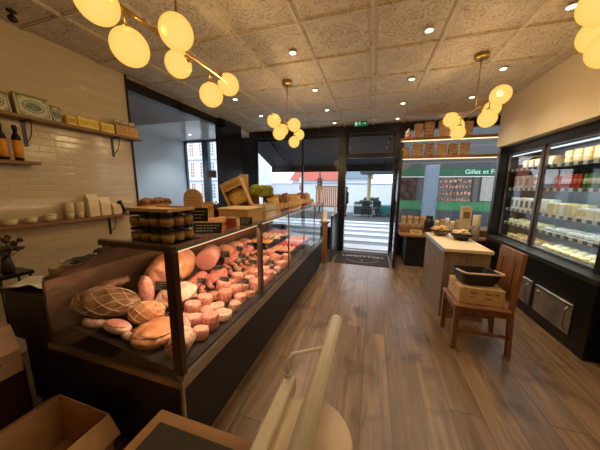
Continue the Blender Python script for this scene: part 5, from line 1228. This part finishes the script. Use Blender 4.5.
# pedestrian
def human(name, lab, x, y, rz, coat, trousers, skin, hairm, sc=1.0):
    me = bpy.data.meshes.new('body'); V = [(0, 0, .95), (0, .0, 1.18), (0, 0, 1.40), (0, 0, 1.50), (0, -.01, 1.62), (.10, 0, .9), (.11, -.03, .5), (.11, .03, .09), (.11, -.10, .04), (-.10, 0, .9), (-.10, .06, .5), (-.10, .12, .09), (-.10, -.0, .04), (.19, 0, 1.40), (.24, .02, 1.12), (.22, -.1, .90), (.215, -.14, .82), (-.19, 0, 1.40), (-.24, .02, 1.12), (-.22, -.06, .88), (-.215, -.08, .80)]
    E_ = [(0, 1), (1, 2), (2, 3), (3, 4), (0, 5), (5, 6), (6, 7), (7, 8), (0, 9), (9, 10), (10, 11), (11, 12), (2, 13), (13, 14), (14, 15), (15, 16), (2, 17), (17, 18), (18, 19), (19, 20)]
    R_ = [.15, .14, .15, .06, .10, .09, .065, .045, .04, .09, .065, .045, .04, .065, .05, .035, .03, .065, .05, .035, .03]
    me.from_pydata(V, E_, []); r = thing(name, lab, 'person', (x, y, GZ+.012), rz); r.scale = (sc, sc, sc)
    o = bpy.data.objects.new('body', me); COL.objects.link(o); o.parent = r; me.materials.append(coat)
    md = o.modifiers.new('skin', 'SKIN'); me.skin_vertices.new() if not me.skin_vertices else None
    for i, q in enumerate(R_): me.skin_vertices[0].data[i].radius = (q, q*.85, )
    me.skin_vertices[0].data[0].use_root = True
    s_ = o.modifiers.new('sub', 'SUBSURF'); s_.levels = 2; s_.render_levels = 2
    MB().sph((0, .015, 1.655), (.10, .112, .10), 20, 12, .05, 3, 2, flat=.35).build('hair', hairm, r)
    MB().sph((0, -.035, 1.60), (.075, .075, .095), 20, 14).tube([(0, -.10, 1.605), (0, -.125, 1.585)], [.01, .014], 8).build('face', skin, r)
    MB().lathe([(.17, .78), (.175, .9), (.165, 1.15), (.175, 1.38), (.12, 1.46), (.07, 1.49)], seg=24, sx=1.1, sy=.85).build('coat', coat, r)
    return r
dkc = mat('dark navy coat', (26, 28, 36), .8, 0, .1)
human('person', 'person in dark coat standing outside by the left door post', -1.29, 12.3, PI*.6, dkc, dkc, mat('skin', (200, 160, 136), .6), mat('dark hair', (40, 30, 24), .8), .88)
# green shop across the street
r = thing('butcher_shopfront', 'shopfront with green sign band and pale lettering across the street', 'shop', (3.3, 11.0, GZ))
gs = mat('shop green', (16, 74, 44), .6, 0, .05); gp = mat('shaded shop grey', (52, 54, 58), .6, 0, .1, 6)  # shopfront colours darkened to carry the shade of an unbuilt canopy
B(-2.3, 4, .05, .6, 0, 4.5).build('building_wall', mat('shaded grey facade', (70, 72, 74), .7, 0, .06), r)
B(-2.3, 4, -.02, .05, 1.98, 2.30).build('sign_band', gs, r); B(-2.3, 4, -.04, .05, 1.955, 1.98).build('sign_lip', white_paint, r); B(-2.3, 4, -.03, .05, 2.30, 2.7).build('fascia', gp, r)
text('sign_lettering', 'Gillet et Fils', .24, mat('pale green lettering', (190, 232, 206), .6), r, (.72, -.03, 2.15), (PI/2, 0, 0), .004, 1.0)
B(-2.3, 4, -.02, .05, .62, .98).build('green_band', mat('light shop green', (46, 112, 66), .6), r); B(-2.3, 4, -.04, .05, 0, .62).build('plinth', gp, r)
for x0, x1 in ((-2.2, -1.55), (-.75, .45), (.5, .66)): B(x0, x1, .0, .05, .98, 1.955).build('shop_window', mat('dim shop glass', (34, 34, 36), .15, 0, .5, 5, rgb2=(86, 62, 52)), r)
for x0, x1 in ((.75, 1.25),): B(x0, x1, -.01, .05, 1.02, 1.94).build('pale_panel', mat('pale beige panel', (150, 146, 134), .7), r)
for x in (-.8, -.15, .47, 1.3): B(x-.03, x+.03, -.03, .05, .98, 1.955).build('mullion', black_metal, r)
def goods_row(z, n, lab):
    m_ = MB()
    for i in range(n): x = -.72+1.15*i/n; m_.box(x, x+.8/n, -.06, -.005, z, z+rnd.uniform(.06, .14))
    m_.build('window_display', mat('mixed display goods', (196, 150, 120), .7, 0, .3, 9, rgb2=(110, 70, 60)), r)
goods_row(1.25, 9, ''); goods_row(1.0, 11, ''); goods_row(1.52, 10, ''); goods_row(1.74, 7, '')
r = thing('grey_blue_pillar', 'grey-blue square pillar outside in front of the green shop', 'pillar', (2.05, 9.9, GZ)); B(-.2, .2, -.2, .2, 0, 2.35).build('pillar_shaft', mat('grey blue stone', (104, 118, 132), .7, 0, .06, 5), r); B(-.23, .23, -.23, .23, 0, .15).build('pillar_base', mat('grey blue stone', (150, 166, 182)), r)
# ---- sky
w = bpy.data.worlds.new('overcast_sky'); scene.world = w; w.use_nodes = True; N = w.node_tree.nodes; L = w.node_tree.links
bg = N['Background']; tc = N.new('ShaderNodeTexCoord'); sp_ = N.new('ShaderNodeSeparateXYZ'); L.new(tc.outputs['Generated'], sp_.inputs[0])
rp_ = N.new('ShaderNodeValToRGB'); L.new(sp_.outputs[2], rp_.inputs[0]); rp_.color_ramp.elements[0].position = .0; rp_.color_ramp.elements[0].color = srgb(236, 242, 248); rp_.color_ramp.elements[1].position = .6; rp_.color_ramp.elements[1].color = srgb(206, 222, 240)
L.new(rp_.outputs[0], bg.inputs[0]); bg.inputs[1].default_value = SKY
